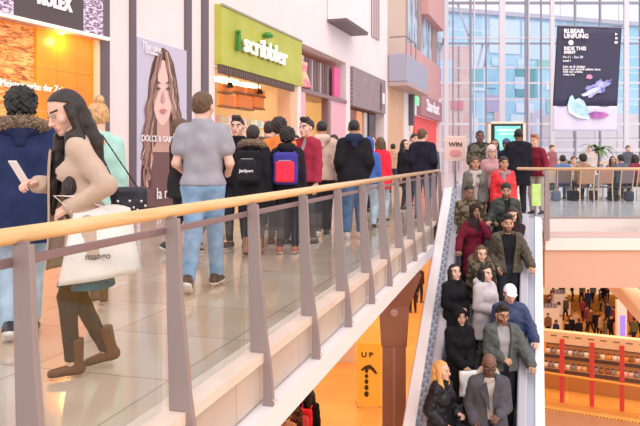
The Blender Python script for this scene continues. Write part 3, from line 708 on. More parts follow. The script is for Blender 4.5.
mb = MB(); mb.add([(s0+.40+x*k, -.22-z*.2, 4.49+y*.82) for x, y, z in V], F); mb.build('letter_shadow', [mat('letter_olive', (.22, .25, .02), .5)], t, FA.M)
V, F = text_arrays('i', .9, .05, .03, 'LEFT'); mb = MB(); mb.add([(s0-.02+x, -.3-z, 4.62+y*.8) for x, y, z in V], F); mb.box(s0, s0+.25, -.34, -.22, 4.5, 4.6); mb.build('logo_mark', [mat('logo_green', (.05, .25, .04), .4)], t, FA.M)
mb = MB(); mb.lathe([(.0, -.1), (.16, -.06), (.19, 0), (.1, .1), (.0, .12)], (S(258), -.36, 5.28), 12); mb.build('logo_leaf', [mat('logo_green', (.05, .25, .04), .4)], t, FA.M)
mb = MB()
n = 46
for i in range(n):
    a = S(215.5)+i*(S(291)-S(215.5))/n; mb.prism([(a, 3.95), (a+.1, 3.95), (a+.08, 3.70), (a+.02, 3.70)], -.16, -.06, 0, axis='y')
tag(mb.build('shutter_edge', [mat('shutter_brown', (.16, .10, .08), .5)], None, FA.M), 'row of shutter teeth under the lime green sign', 'shutter')
CREAM = mat('glowing_cream_wall', (.95, .74, .45), .6, emit=.10); LAMP = mat('ceiling_lamp_panel', (1, .88, .68), .5, emit=4)  # cream shop walls glow faintly, room light put into the material
def room(u0, u1, z0, z1, depth, wallm, name='wall_left'):
    mb = MB(); a, b = S(u0), S(u1)
    mb.box(a, b, depth, depth+.1, z0, z1); mb.box(a-.1, a, .5, depth, z0, z1); mb.box(b, b+.1, .5, depth, z0, z1); mb.box(a, b, .5, depth, z1, z1+.1)
    if z0 > 1: mb.box(a, b, .1, depth, z0-.1, z0)
    return struct(name, mb, [wallm], FA.M)
def lamp(u, y, z, label, wdt=1.4):
    mb = MB(); s_ = S(u); mb.box(s_-wdt/2, s_+wdt/2, y-.3, y+.3, z-.05, z); return tag(mb.build('ceiling_light', [LAMP], None, FA.M), label, 'light')
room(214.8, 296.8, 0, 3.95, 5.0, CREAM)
lamp(232, 1.5, 3.93, 'glowing ceiling panel inside card shop, nearest the entrance left'); lamp(262, 1.5, 3.93, 'glowing ceiling panel inside card shop, middle of the shop'); lamp(283, 1.5, 3.93, 'glowing ceiling panel inside card shop, furthest right')
lamp(250, 3.6, 3.93, 'glowing ceiling panel at the back of the card shop', 3)
mb = MB(); mb.box(S(290), S(296.8), -.02, .5, 0, 3.95); struct('trim_9', mb, [mat('orange_pillar', (.85, .5, .32), .5, emit=.05)], FA.M)
OB = mat('orange_display', (.95, .27, .07), .5, emit=.12)
for i, (a, b, lb) in enumerate(((224, 232, 'left'), (234.5, 246, 'second from left'), (248, 261, 'right'))):
    pass
for i, (a, b, va, vb, lb) in enumerate(((223, 231.5, 84, 91, 'upper left'), (236, 245, 85, 91, 'upper middle'), (248, 265, 87, 93, 'upper right'), (223, 235, 94, 105, 'lower left'), (239, 253, 94, 107, 'lower middle'), (254, 264, 96, 107, 'lower right'))):
    a0, z0 = FA.pp(a, vb, .9); b0, _ = FA.pp(b, vb, .9); _, z1 = FA.pp(a, va, .9)
    t = empty('display_cabinet', FA.M@Matrix.Translation((a0, .9, z0)), 'orange %s hanging display box inside the card shop' % lb, 'display box')
    mb = MB(); mb.box(a0, b0, .9, 1.05, z0, z1); mb.build('box', [OB], t, FA.M, bevel=.02)
    mb = MB(); mb.box(a0-.03, b0+.03, .86, 1.1, z0-.06, z0); mb.build('shelf', [mat('shelf_brown', (.35, .16, .08), .5)], t, FA.M)
CC = [(.9, .5, .35), (.85, .75, .5), (.75, .3, .25), (.9, .85, .8), (.6, .55, .35), (.95, .6, .6), (.5, .65, .6)]
for r in range(4):
    z0 = 1.25+r*.36; a, b = S(220), S(289)
    mb = MB(); mb.box(a, b, .6, .8, z0-.03, z0); tag(mb.build('card_shelf', [mat('shelf_white', (.9, .8, .65), .5)], None, FA.M), 'long white greeting-card shelf in card shop, %s from the top' % ('fourth', 'third', 'second', 'first')[r], 'shelf')
    n = 18
    for i in range(n):
        s_ = a+.15+i*(b-a-.3)/n; hgt = .2+.1*rng.random(); mb = MB(); mb.box(s_, s_+.2+.05*rng.random(), .66, .68, z0, z0+hgt); c = CC[int(rng.integers(0, 7))]
        tag(mb.build('greeting_card', [mat('card_%d' % CC.index(c), c, .5)], None, FA.M), 'greeting card standing on a white shelf in the card shop', 'card', 'greeting cards on the shop shelves')
for u, lb in ((251, 'left'), (279, 'right')):
    t = empty('spotlight', FA.M@Matrix.Translation((S(u), .8, 3.6)), 'black ceiling spotlight in the card shop, %s one' % lb, 'light')
    mb = MB(); mb.tube([(S(u), .8, 3.95), (S(u), .8, 3.7)], .02); mb.build('stem', [mat('black_metal', (.02, .02, .02), .4)], t, FA.M)
    mb = MB(); mb.lathe([(.0, .12), (.08, .1), (.12, -.06), (.0, -.06)], (S(u), .75, 3.6), 12); mb.build('lamp_head', [mat('black_metal', (.02, .02, .02), .4)], t, FA.M)
# second shop (fashion display)
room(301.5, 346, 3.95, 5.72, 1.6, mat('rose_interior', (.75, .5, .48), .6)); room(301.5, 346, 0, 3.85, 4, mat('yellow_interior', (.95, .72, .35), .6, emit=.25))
mb = MB(); mb.box(S(301.5), S(346), -.05, .3, 3.80, 3.95); mb.box(S(301.3), S(304.5), -.04, .4, 0, 3.8, 1); mb.box(S(328), S(346), .02, .3, 0, 3.8, 1); mb.box(S(328), S(330), -.04, .3, 0, 3.8, 0)
struct('trim_10', mb, [mat('plum_band', (.3, .18, .2), .5), mat('rose_panel', (.82, .45, .5), .5)], FA.M)
lamp(316, 1.5, 3.78, 'glowing ceiling panel inside the yellow-walled shop')
t = empty('slatted_screen', FA.M@Matrix.Translation((S(327), .5, 3.95)), 'grey-brown vertical slatted screen behind upper shop window', 'screen')
SL = mat('slat_brown', (.22, .14, .13), .5); SL2 = mat('slat_grey', (.5, .4, .4), .5)
for i in range(22):
    a = S(314)+i*(S(343)-S(314))/22; mb = MB(); mb.box(a, a+.22, .5+(.05 if i % 2 else 0), .6, 3.97, 5.45); mb.build('slat', [SL if i % 3 else SL2], t, FA.M)
mb = MB(); mb.box(S(338.5), S(344), .2, .3, 4.0, 5.4); tag(mb.build('pink_banner', [mat('hot_pink', (.85, .12, .32), .5)], None, FA.M), 'narrow hot pink banner at right end of upper display window', 'banner')
t = empty('dress_form', FA.M@Matrix.Translation((S(307.5), .25, 3.97)), 'mannequin in pink and yellow dress in upper display window', 'mannequin')
s_ = S(308)
mb = MB(); mb.lathe([(.0, 1.42), (.07, 1.4), (.09, 1.3), (.05, 1.2), (.06, 1.15)], (s_, .28, 3.95), 12); mb.build('head', [mat('mannequin_skin', (.8, .6, .5), .4)], t, FA.M, smooth=True)
mb = MB(); mb.lathe([(.06, 1.16), (.26, 1.08), (.24, .9), (.2, .75), (.3, .45), (.42, .1), (.4, .08)], (s_, .28, 3.95), 16); mb.build('dress', [mat('pink_yellow_print', (.9, .2, .35), .6, col2=(.95, .6, .35), scale=3)], t, FA.M, smooth=True)
mb = MB(); mb.tube([(s_-.1, .28, 4.05), (s_-.1, .28, 3.97)], .04); mb.tube([(s_+.1, .28, 4.05), (s_+.1, .28, 3.97)], .04); mb.build('leg', [mat('mannequin_skin', (.8, .6, .5), .4)], t, FA.M)
t2 = None #@Matrix.Translation((S(303.2), .25, 3.97)), 'mannequin beside the left pilaster, partly hidden, pink dress')
# third shop
room(350.4, 384, 0, 3.85, 3.5, mat('brown_interior', (.4, .22, .16), .6))
t = empty('shop_sign', FA.M@Matrix.Translation((S(366), -.1, 3.8)), 'mauve woven-mesh fascia panel with small white emblem at right', 'sign')
mb = MB(); mb.box(S(350.6), S(383.6), -.12, .3, 3.75, 5.66); mb.build('mesh_panel', [brickmat('mauve_mesh', (.36, .27, .28), (.45, .34, .35), (.25, .18, .19), .2, .1, .02, rough=.6, axes='XZ', offset=.5)], t, FA.M)
mb = MB(); mb.box(S(378), S(379.5), -.16, -.12, 3.9, 5.4, 0); mb.box(S(380.3), S(382.3), -.15, -.12, 4.3, 4.9, 1); mb.build('emblem', [DARKT, mat('print_white', (.92, .88, .9), .5)], t, FA.M)
for a, b, c, lb in ((352, 357, (.25, .08, .07), 'dark red'), (358.5, 364, (.9, .35, .12), 'orange and white'), (366, 369, (.6, .5, .45), 'pale beige'), (371, 377, (.06, .04, .05), 'black')):
    mb = MB(); mb.box(S(a), S(b), .1, .2, 0.2, 3.6); tag(mb.build('shop_window_panel', [mat('win_'+lb.replace(' ', '_'), c, .4)], None, FA.M), '%s tall panel in shopfront below the mauve mesh sign' % lb, 'window panel')
lamp(362, 1.5, 3.8, 'glowing ceiling panel behind the mauve mesh sign')
# protruding boxes above
off = -.9
t = empty('bay_window', FA.M@Matrix.Translation((S(358), -.4, 7.2)), 'white boxed bay window high on the pink wall', 'bay window')
a, z0 = FA.pp(347, 18, off); b, _ = FA.pp(369, 28, off)
mb = MB(); mb.box(a, b, off, -.02, z0, z0+5); mb.build('box', [mat('bay_white', (.88, .80, .80), .5)], t, FA.M)
mb = MB(); mb.box(a-.02, b, off+.05, -.02, z0-.12, z0); mb.build('underside', [DARKT], t, FA.M)
mb = MB(); mb.box(S(371), S(378), -.06, -.01, FA.z(371, 36), 14, 0); 
for i in range(4): mb.box(S(371+i*2.2), S(371.6+i*2.2), -.1, -.06, FA.z(371, 36), 14, 1)
mb.build('window_pane', [mat('dim_window', (.3, .25, .28), .2), mat('muntin_rose', (.7, .5, .5), .5)], t, FA.M)
# set-back end of the shopping street
FC = Facade(387.5, 440, lambda u: 1/(1.437e-4*(556-u)))
SC = FC.S; TERR = mat('terracotta_wall', (.72, .42, .26), .6, col2=(.78, .48, .3), scale=.5); MAUVB = mat('brown_mauve', (.42, .28, .24), .6)
mb = MB()
mb.box(SC(387.6), SC(403), 0, .5, 0, 6.2, 0); mb.box(SC(403), SC(407), -.1, .5, 0, 6.4, 1); mb.box(SC(387.6), SC(405.5), 0, .5, 6.2, 22, 2)
mb.box(SC(405.5), SC(441), 0, .5, 5.9, 9.0, 3); mb.box(SC(418.5), SC(421.5), 0, .6, 9, 22, 4); mb.box(SC(405.5), SC(408), 0, .6, 9, 22, 4); mb.box(SC(432.5), SC(437), 0, .6, 9, 22, 4)
mb.box(SC(405.5), SC(441), .06, .8, 9.0, 22, 5); mb.box(SC(421.5), SC(438), -.5, .1, FC.z(421.5, 14), 22, 3); mb.box(SC(438.5), SC(441), -.1, .5, 0, 6.2, 1); mb.box(SC(407), SC(417.5), .3, .5, 0, 5.9, 6)
struct('wall_left', mb, [TERR, WHITE, mat('tan_wall', (.66, .47, .38), .6), mat('rose_cladding', (.68, .36, .34), .6), MAUVB, mat('painted_reflection_glass', (.55, .68, .78), .15, col2=(.2, .28, .36), scale=1.3, stretch=(1, 1, .4), contrast=(.45, .55)), mat('cream_front', (.85, .72, .62), .5, col2=(.35, .25, .24), scale=1.5, contrast=(.5, .6))], FC.M)  # reflections in the upper blue glass are mottled into its colour
t = empty('balcony', FC.M@Matrix.Translation((SC(390), -.5, 6.2)), 'grey-lilac solid balcony box jutting from the wall above the walkway', 'balcony')
off = -1.15; a = SC(387.8); b = FC.S(428, off); z1 = FC.z(403, 50.5, off); z0 = FC.z(403, 79, off)
mb = MB(); mb.box(a, b, off, -.02, z0, z1); mb.build('parapet', [mat('lilac_grey_panel', (.40, .38, .46), .45)], t, FC.M, bevel=.03)
mb = MB(); mb.box(a-.05, b+.05, off-.05, -.02, z0-.25, z0-.02); mb.build('underside', [mat('rose_brown', (.5, .35, .33), .5)], t, FC.M)
mb = MB(); mb.tube([(a, off+.05, z1+1.0), (a+3, off+.05, z1+1.0)], .05); mb.tube([(a, off+.05, z1+1.0), (a, -.1, z1+1.0)], .05)
for q in range(3): mb.tube([(a+q*1.5, off+.05, z1), (a+q*1.5, off+.05, z1+1)], .04)
mb.build('handrail', [STEEL], t, FC.M)
t = empty('shop_sign', FC.M@Matrix.Translation((SC(428), -.1, 4.3)), 'dusty rose fascia with white writing over the far red shop', 'sign')
mb = MB(); mb.box(SC(418), SC(439), -.25, .1, 4.3, 5.85); mb.build('sign_board', [mat('rose_sign', (.45, .2, .22), .5)], t, FC.M)
V, F = text_arrays('Stardust', 1.6, .03, .03); mb = MB(); mb.add([((SC(418)+SC(439))/2+x*1.1, -.3-z, 4.75+y*.8) for x, y, z in V], F); mb.build('lettering', [LW], t, FC.M)
mb = MB(); mb.box(SC(417.5), SC(438.5), .2, .4, 0, 4.3); struct('wall_left', mb, [mat('red_shop_interior', (.8, .05, .03), .4, emit=.2)], FC.M)
mb = MB(); mb.box(SC(407.5), SC(408.8), -.4, 0, 3.4, 6.2); tag(mb.build('hanging_sign', [DARKT], None, FC.M), 'narrow black vertical sign under the balcony', 'sign')
mb = MB(); mb.box(SC(411), SC(415), -.3, -.2, 4.9, 5.5); tag(mb.build('hanging_sign', [mat('green_light', (.2, .85, .35), .4, emit=.6)], None, FC.M), 'small lit green sign under the balcony', 'sign')

# ---------------------------------------------------------------- glazed end wall
MG = frameM(G(320, 60), A); gx = lambda u: (u-320)/FP*60; gz = lambda v: EYE-(v-HZ)/FP*60
t = empty('glazed_wall', MG@Matrix.Translation((gx(540), 0, 0)), 'tall glass curtain wall with white mullions at far end of hall', 'glass wall')
GF = mat('mullion_white', (.72, .68, .72), .4); GD = mat('mullion_grey', (.30, .28, .34), .4)
for u, wd, m in ((437, .1, GD), (446, .35, GF), (453, .08, GD), (470.5, .16, GD), (474, .1, GF), (486, .07, GD), (502, .5, GF), (526, .18, GD), (528.5, .1, GF), (541, .07, GD), (552, .35, GF), (575, .14, GD), (600, .12, GD), (626, .4, GF), (640, .1, GD), (655, .16, GD), (680, .4, GF)):
    mb = MB(); mb.box(gx(u)-wd/2, gx(u)+wd/2, -.15, .15, 0, 26); mb.build('mullion', [m], t, MG)
for v, wd, m in ((3, .22, GD), (-30, .2, GD), (38, .12, GF), (43.5, .14, GD), (68, .1, GF), (83, .16, GF), (99, .1, GF), (124, .22, GF), (140, .1, GF), (150, .3, GF)):
    mb = MB(); mb.box(gx(433), gx(700), -.1, .1, gz(v)-wd/2, gz(v)+wd/2); mb.build('transom', [m], t, MG)
for a, b in (((478, 68), (483, 44)), ((484, 68), (489, 44)), ((440, 52), (450, 20)), ((458, 3), (470, 40))):
    mb = MB(); mb.tube([(gx(a[0]), .2, gz(a[1])), (gx(b[0]), .2, gz(b[1]))], .1, 6); mb.build('brace', [GF], t, MG)
mb = MB(); mb.box(gx(433), gx(700), -.02, .02, 0, 26); mb.build('glass', [glassmat('facade_glass', (.93, .96, 1.0), .04)], t, MG)
# outside
BLU = brickmat('blue_glass_panels', (.42, .66, .84), (.30, .60, .70), (.62, .72, .82), 2.3, 2.0, .09, rough=.4, axes='XZ', bias=-.1)
a = G(448, 80); b = G(700, 92); rzB = math.atan2((b-a).y, (b-a).x); MBd = frameM(a, rzB); Lb = (b-a).length
t = empty('office_building', MBd, 'blue-green glass office building seen through the end wall', 'building')
mb = MB(); mb.box(0, Lb, 0, 12, -12, 17.9); mb.build('glass_front', [BLU], t, MBd)
mb = MB(); mb.box(-.3, Lb, -.4, 12, 17.9, 18.4); mb.build('roof_edge', [mat('mauve_parapet', (.5, .47, .55), .5)], t, MBd)
for x0, x1, z0, z1, c in ((3, 5, 9, 15, (.6, .75, .86)), (5.4, 9.5, 13.5, 17.5, (.62, .74, .86)), (9.8, 14.5, 13, 17.5, (.55, .7, .84)), (6, 7.5, 4, 8, (.75, .5, .52)), (10.5, 13, 4, 7, (.55, .5, .6)), (9, 12, 8.5, 12, (.16, .38, .42)), (14, 16, 5, 8.5, (.1, .25, .4))) + tuple((x_, x_+1.1+1.6*rng.random(), z_, z_+.9+1.3*rng.random(), ((.55, .72, .86), (.2, .48, .56), (.35, .6, .75), (.5, .45, .62), (.12, .3, .42), (.7, .8, .88), (.3, .55, .5))[int(rng.integers(0, 7))]) for z_ in (-3, -.6, 1.8, 4.2, 6.6, 9.4, 12) for x_ in (1.2+2*rng.random(), 4.6+2*rng.random(), 8+2*rng.random(), 11.4+2*rng.random(), 15+3*rng.random(), 21+2*rng.random())):
    mb = MB(); mb.box(x0, x1, -.12-.001*z0, 0, z0, z1); mb.build('window', [mat('pane_%d_%d' % (c[0]*100, c[2]*100), c, .3)], t, MBd)
MP = frameM(G(437, 72), A)
t = empty('brick_building', MP, 'pink brick building outside at left of the glass wall', 'building')
hh_ = 72/FP
mb = MB(); mb.box(0, 34*hh_, 0, 5, -8, EYE+112*hh_); mb.build('wall', [brickmat('pink_brick', (.80, .50, .46), (.85, .62, .57), (.8, .66, .62), 2.6, 1.2, .05, rough=.7, axes='XZ')], t, MP)
mb = MB(); mb.box(3*hh_, 17*hh_, -.1, 0, EYE+76*hh_, EYE+98*hh_); mb.build('window', [mat('pale_blue_pane', (.6, .72, .85), .3)], t, MP)
mb = MB(); mb.box(14*hh_, 26*hh_, -.1, 0, EYE+48*hh_, EYE+57*hh_); mb.build('sign_panel', [mat('coral_panel', (.8, .25, .3), .5)], t, MP)
mb = MB(); mb.box(21*hh_, 22*hh_, -.1, 0, 0, EYE+112*hh_); mb.build('drainpipe', [GD], t, MP)
MQ = frameM(G(552, 70), A)
mb = MB(); mb.box(0, 14, 0, 4, -8, EYE+44*.1); mb.box(-1, 0, .2, 4, -8, EYE+12*.1)
tag(mb.build('pavilion', [brickmat('white_panels', (.86, .78, .78), (.80, .74, .78), (.5, .46, .5), 2.2, 1.4, .05, rough=.6, axes='XZ')], None, MQ), 'low pale panelled building outside, behind the hanging banner', 'building')
mb = MB(); mb.box(-90, 160, -10, 140, -8.2, -8); struct('ground', mb, [mat('paving', (.6, .56, .54), .7)], frameM(G(320, 62), A))

# ---------------------------------------------------------------- hanging banner
MN = frameM(G(588.5, 50), A+math.radians(1)); bx = lambda u: (u-588.5)/FP*50; bz = lambda v: EYE-(v-HZ)/FP*50
t = empty('hanging_banner', MN@Matrix.Translation((0, 0, bz(131))), 'large navy hanging banner with light blue trainer and white print', 'banner')
def sheet(u0, u1, v0, v1, m, yo, name, ul=None, ur=None):
    V = []; F = []; nx, nz = 24, 10
    for j in range(nz+1):
        for i in range(nx+1):
            q = i/nx; r_ = j/nz; x = bx(u0+(u1-u0)*q)-(r_*.30 if v0 < 50 else .3); yy = .05*math.sin(q*19+r_*2)*(0.4+r_)
            V.append((x, yo+yy, bz(v0+(v1-v0)*r_)))
    for j in range(nz):
        for i in range(nx): F.append((j*(nx+1)+i, (j+1)*(nx+1)+i, (j+1)*(nx+1)+i+1, j*(nx+1)+i+1))
    mb = MB(); mb.add(V, F); o = mb.build(name, [m], t, MN, smooth=True); s_ = o.modifiers.new('thick', 'SOLIDIFY'); s_.thickness = .03; s_.offset = 0
sheet(557, 622, 26, 106, mat('navy_cloth', (.045, .042, .085), .6), 0, 'navy_cloth'); sheet(557, 622, 106, 131, mat('lavender_cloth', (.74, .68, .84), .6), 0, 'lavender_cloth')
mb = MB(); mb.tube([(bx(555), 0, bz(25.6)), (bx(624), 0, bz(27.5))], .06); mb.build('top_bar', [GD], t, MN)
for u in (560, 619): mb = MB(); mb.tube([(bx(u), 0, bz(26)), (bx(u), 0, 20)], .02, 6); mb.build('cable', [GD], t, MN)
def bpoly(name, pts, m, yo): mb = MB(); mb.prism([(bx(u), bz(v)) for u, v in pts], yo-.012, yo, 0, axis='y'); return mb.build(name, [m], t, MN)
bpoly('trainer_print', [(569, 97), (571.5, 95), (574, 100), (578, 98), (583, 101), (587, 109), (588.5, 115), (586, 118.5), (577, 116), (570, 112), (566.5, 105)], mat('trainer_blue', (.34, .62, .82), .5, col2=(.6, .8, .9), scale=2), -.14)
bpoly('sole_print', [(566.5, 104), (570, 111), (577, 115), (586, 117.5), (588.5, 115.5), (588, 119.3), (577, 118), (568, 113)], LW, -.16)
for k_ in range(4): bpoly('lace_print', [(574.5+k_*1.6, 101+k_*1.5), (578+k_*1.6, 99.5+k_*1.6), (578.4+k_*1.6, 100.4+k_*1.6), (575+k_*1.6, 102+k_*1.5)], LW, -.165)
bpoly('shadow_print', [(586, 114), (594, 111.5), (604, 112.5), (609, 115), (603, 118), (592, 118.5)], mat('purple_print', (.25, .08, .35), .5, col2=(.7, .2, .5), scale=1.5), -.14)
sp = []
for i in range(40):
    a_ = 2*math.pi*i/40; r_ = 1+.22*math.sin(i*7.3)+.12*math.sin(i*3.1); x_ = 14.5*math.cos(a_)*r_; y_ = 6*math.sin(a_)*r_; sp.append((595.5+x_*.86+y_*.35, 88.5-x_*.42+y_*.9))
bpoly('paint_splash', sp, mat('indigo_splash', (.16, .16, .55), .4, col2=(.62, .62, .9), scale=2.2, stretch=(1, 1, 1)), -.14)
sp = [(590+9*math.cos(q*.5)*(1+.2*math.sin(q*3)), 92+2.4*math.sin(q*.5)-4.2*math.cos(q*.5)) for q in range(13)]; bpoly('splash_highlight', sp, mat('splash_pale', (.7, .75, .95), .4), -.165)
bpoly('pink_blossom', [(585, 78.5), (586.5, 75), (590, 74.6), (592, 77.5), (590, 79.5)], mat('blossom', (.8, .3, .5), .5), -.14)
def btext(txt, u, v, size, bold=.01, al='LEFT'):
    V, F = text_arrays(txt, size, .005, bold, al); mb = MB(); mb.add([(bx(u)+x, -.15-z, bz(v)+y) for x, y, z in V], F); mb.build('lettering', [LW], t, MN)
btext('RI.BEAR', 563, 33.5, .42, .02); btext('UNFUNG', 563, 38.5, .42, .02); btext('RIDE THIS', 563, 50.5, .36, .015); btext('EVENT', 563, 54, .28, .015); btext('Fri-11 - Sun 20', 562, 58.5, .24, .004); btext('Level 1', 562, 62, .2, .008)
btext('Join us & design', 562, 68, .25, .006); btext('your own limited edition shoe', 562, 70.6, .22, .006); btext('with our artists,', 562, 73, .22, .006); btext('today only', 562, 75.6, .2, .004)
mb = MB(); mb.lathe([(0, -.001), (.19, 0), (.19, .012), (0, .013)], (0, 0, 0), 18); mb.v = [(bx(570)+x, -.15-z, bz(43)+y) for x, y, z in mb.v]; mb.build('dot_print', [LW], t, MN)
bpoly('arrow_print', [(614.5, 33), (617, 34.5), (614.5, 36)], LW, -.14); bpoly('square_print', [(614.5, 37.4), (616.8, 37.4), (616.8, 39.6), (614.5, 39.6)], LW, -.14); bpoly('drop_print', [(613.5, 41.5), (617.3, 41.5), (616.3, 44), (614, 44)], LW, -.14)

# ---------------------------------------------------------------- left balustrade
M0 = Matrix.Identity(4)
t = empty('balustrade', frameM((-1.56, 2, .02)), 'glass balustrade with honey wood handrail and tapered mauve posts along walkway', 'balustrade')
def rail_tube(x, z, rx, rz_, y0, y1):
    mb = MB(); n = 16; V = []
    for y in (y0, y1):
        for k in range(n): a_ = 2*math.pi*k/n; V.append((x+rx*math.cos(a_), y, z+rz_*math.sin(a_)))
    mb.add(V, [(k, n+k, n+(k+1) % n, (k+1) % n) for k in range(n)]+[tuple(range(n)), tuple(range(2*n-1, n-1, -1))]); return mb
ye = 14.0
rail_tube(-1.555, .972, .031, .028, -1, ye).build('handrail', [WOODR], t, M0, smooth=True)
mb = MB(); mb.box(-1.572, -1.548, -1, ye, .872, .902); mb.build('glass_rail', [mat('plum_steel', (.26, .17, .18), .35, metal=.3)], t, M0, bevel=.004)
ys = [-.11+1.0*i for i in range(15)]; POSTM = mat('mauve_grey_steel', (.34, .27, .265), .42, metal=.35)
for i, y in enumerate(ys):
    y = y-.005*i+.0
    mb = MB()
    mb.prism([(-1.55, .945), (-1.485, .945), (-1.468, .6), (-1.425, .15), (-1.402, 0), (-1.388, -.16), (-1.388, -.235), (-1.45, -.245), (-1.45, .076), (-1.53, .076)], y-.014, y+.014, 0, axis='y')
    po_ = mb.build('post', [POSTM], t, M0, bevel=.003)
    mb = MB(); mb.lathe([(0, 0), (.012, 0), (.012, .008), (0, .01)], (0, 0, 0), 10); mb.v = [(-1.375+x, y-.014-z, -.19+yy) for x, yy, z in mb.v]
    mb.build('bolt', [mat('bolt_steel', (.75, .68, .66), .25, metal=.6)], po_, M0)
    if i < 14:
        mb = MB(); mb.box(-1.566, -1.554, y+.03, y+.965, .078, .872); mb.build('glass_panel', [CLEAR], t, M0)
    mb = MB(); mb.box(-1.565, -1.5, y-.01, y+.01, .945, .955); mb.build('bracket', [POSTM], t, M0)

# brown column under the walkway
cb = G(394, 11.2); cb.z = -5.2; MCn = frameM(cb, A-.1)
t = empty('column', MCn, 'brown clad column with flared capital under the walkway edge', 'column')
BRW = mat('brown_cladding', (.33, .13, .08), .4, col2=(.4, .17, .1), scale=1.5)
mb = MB(); mb.box(-.185, .185, -.185, .185, 0, 3.45); mb.build('shaft', [BRW], t, MCn, bevel=.015)
def frust(w0, w1, z0, z1): return [(-w0, -w0, z0), (w0, -w0, z0), (w0, w0, z0), (-w0, w0, z0), (-w1, -w1, z1), (w1, -w1, z1), (w1, w1, z1), (-w1, w1, z1)]
mb = MB(); mb.add(frust(.2, .24, 3.45, 4.1), [(0, 3, 2, 1), (4, 5, 6, 7), (0, 1, 5, 4), (1, 2, 6, 5), (2, 3, 7, 6), (3, 0, 4, 7)]); mb.add(frust(.24, .42, 4.1, 4.62), [(4, 5, 6, 7), (0, 1, 5, 4), (1, 2, 6, 5), (2, 3, 7, 6), (3, 0, 4, 7)]); mb.build('capital', [BRW], t, MCn, bevel=.01)
mb = MB(); mb.box(-.02, .02, -.2, -.185, 0, 3.45); mb.build('joint_strip', [mat('column_joint', (.5, .25, .18), .5)], t, MCn)
mb = MB(); mb.lathe([(0, 0), (.06, 0), (.06, .02), (0, .025)], (0, 0, 0), 14); mb.v = [(x, -.24-z, 4.0+y) for x, y, z in mb.v]; mb.build('disc', [mat('disc_rose', (.6, .36, .3), .5)], t, MCn)

# ---------------------------------------------------------------- escalator
t = empty('escalator', ME, 'long crowded escalator with white side decks rising to the upper floor', 'escalator')
GS = mat('escalator_step', (.25, .24, .27), .45, metal=.4, col2=(.33, .32, .35), scale=40, stretch=(6, .1, .1)); NOSE = mat('step_edge', (.5, .45, .25), .5)
NST = 20
zst = lambda i: -tE*.4*(i+.6)
for i in range(NST):
    mb = MB(); y1 = -.4*i; y0 = -.4*(i+1); z = zst(i); mb.box(-.5, .5, y0, y1, z-.3, z, 0); mb.box(-.5, .5, y0-.01, y0+.03, z-.02, z+.003, 1); mb.build('step', [GS, NOSE], t, ME)
mb = MB(); mb.box(-.62, .62, 0, 1.0, -.15, .012); mb.build('landing_plate', [mat('landing_steel', (.42, .4, .42), .4, metal=.5)], t, ME)
LE = .4*NST+.2; path = [(1.3, 0), (.25, 0), (-LE, -tE*(LE+.1))]     # y , base z
def profile_strip(pr, mats_idx, name, mats, par=t):
    mb = MB(); n = len(pr); V = []
    for (y, z) in path: V += [(px, y, z+pz) for px, pz in pr]
    F = []
    for j in range(len(path)-1):
        for k in range(n): F.append((j*n+k, j*n+(k+1) % n, (j+1)*n+(k+1) % n, (j+1)*n+k))
    F += [tuple(range(n-1, -1, -1)), tuple((len(path)-1)*n+k for k in range(n))]
    mb.add(V, F, mats_idx if isinstance(mats_idx, int) else mats_idx+[0, 0]); return mb.build(name, mats, par, ME)
PANEL = mat('blue_grey_panel', (.42, .43, .50), .35, metal=.2); DECK = mat('white_deck', (.86, .80, .80), .35); RUB = mat('grey_rubber_handrail', (.46, .44, .48), .45)
for sd in (-1, 1):
    y0_ = .3 if sd < 0 else 1.0
    path = [(-y0_, -tE*y0_), (-LE, -tE*(LE+.1))]
    X = lambda x: sd*x
    pr = [(X(.51), -.25), (X(.515), .84), (X(.75), .84), (X(.75), -.25)]
    if sd < 0: pr = pr[::-1]
    profile_strip(pr, 0, 'balustrade_panel', [PANEL])
    pr = [(X(.52), .845), (X(.52), .90), (X(.535), .915), (X(.62), .915), (X(.64), .90), (X(.64), .845)]
    if sd < 0: pr = pr[::-1]
    profile_strip(pr, 0, 'handrail', [RUB])
    w_ = .92 if sd < 0 else .86; pr = [(X(.745), .80), (X(.745), .87), (X(w_-.02), .85), (X(w_), .80), (X(w_), -.5), (X(.745), -.5)]
    if sd < 0: pr = pr[::-1]
    profile_strip(pr, 0, 'side_deck', [DECK])
    mb = MB(); DK = mat('dark_slot', (.20, .22, .29), .4)
    if sd > 0: continue
    for i in range(60):
        d = .1+i*.13
        for xx, o_ in ((.66, 0), (.705, .065)):
            y = -(d+o_); z = -tE*(d+o_)+.845
            mb.add([(-xx-.03, y, z), (-xx, y, z), (-xx, y-.065, z-tE*.065), (-xx-.03, y-.065, z-tE*.065), (-xx-.03, y, z-.01), (-xx, y, z-.01), (-xx, y-.065, z-tE*.065-.01), (-xx-.03, y-.065, z-tE*.065-.01)], [(0, 3, 2, 1), (4, 5, 6, 7), (0, 1, 5, 4), (1, 2, 6, 5), (2, 3, 7, 6), (3, 0, 4, 7)])
    tag(mb.build('perforated_pattern', [DK], t, ME), kind='stuff')
path = [(1.3, 0), (.25, 0), (-LE, -tE*(LE+.1))]
mb = MB(); pr = [(-.64, -1.0), (.64, -1.0), (.64, -.5), (-.64, -.5)]; profile_strip(pr, 0, 'truss', [mat('truss_grey', (.4, .36, .38), .6)])
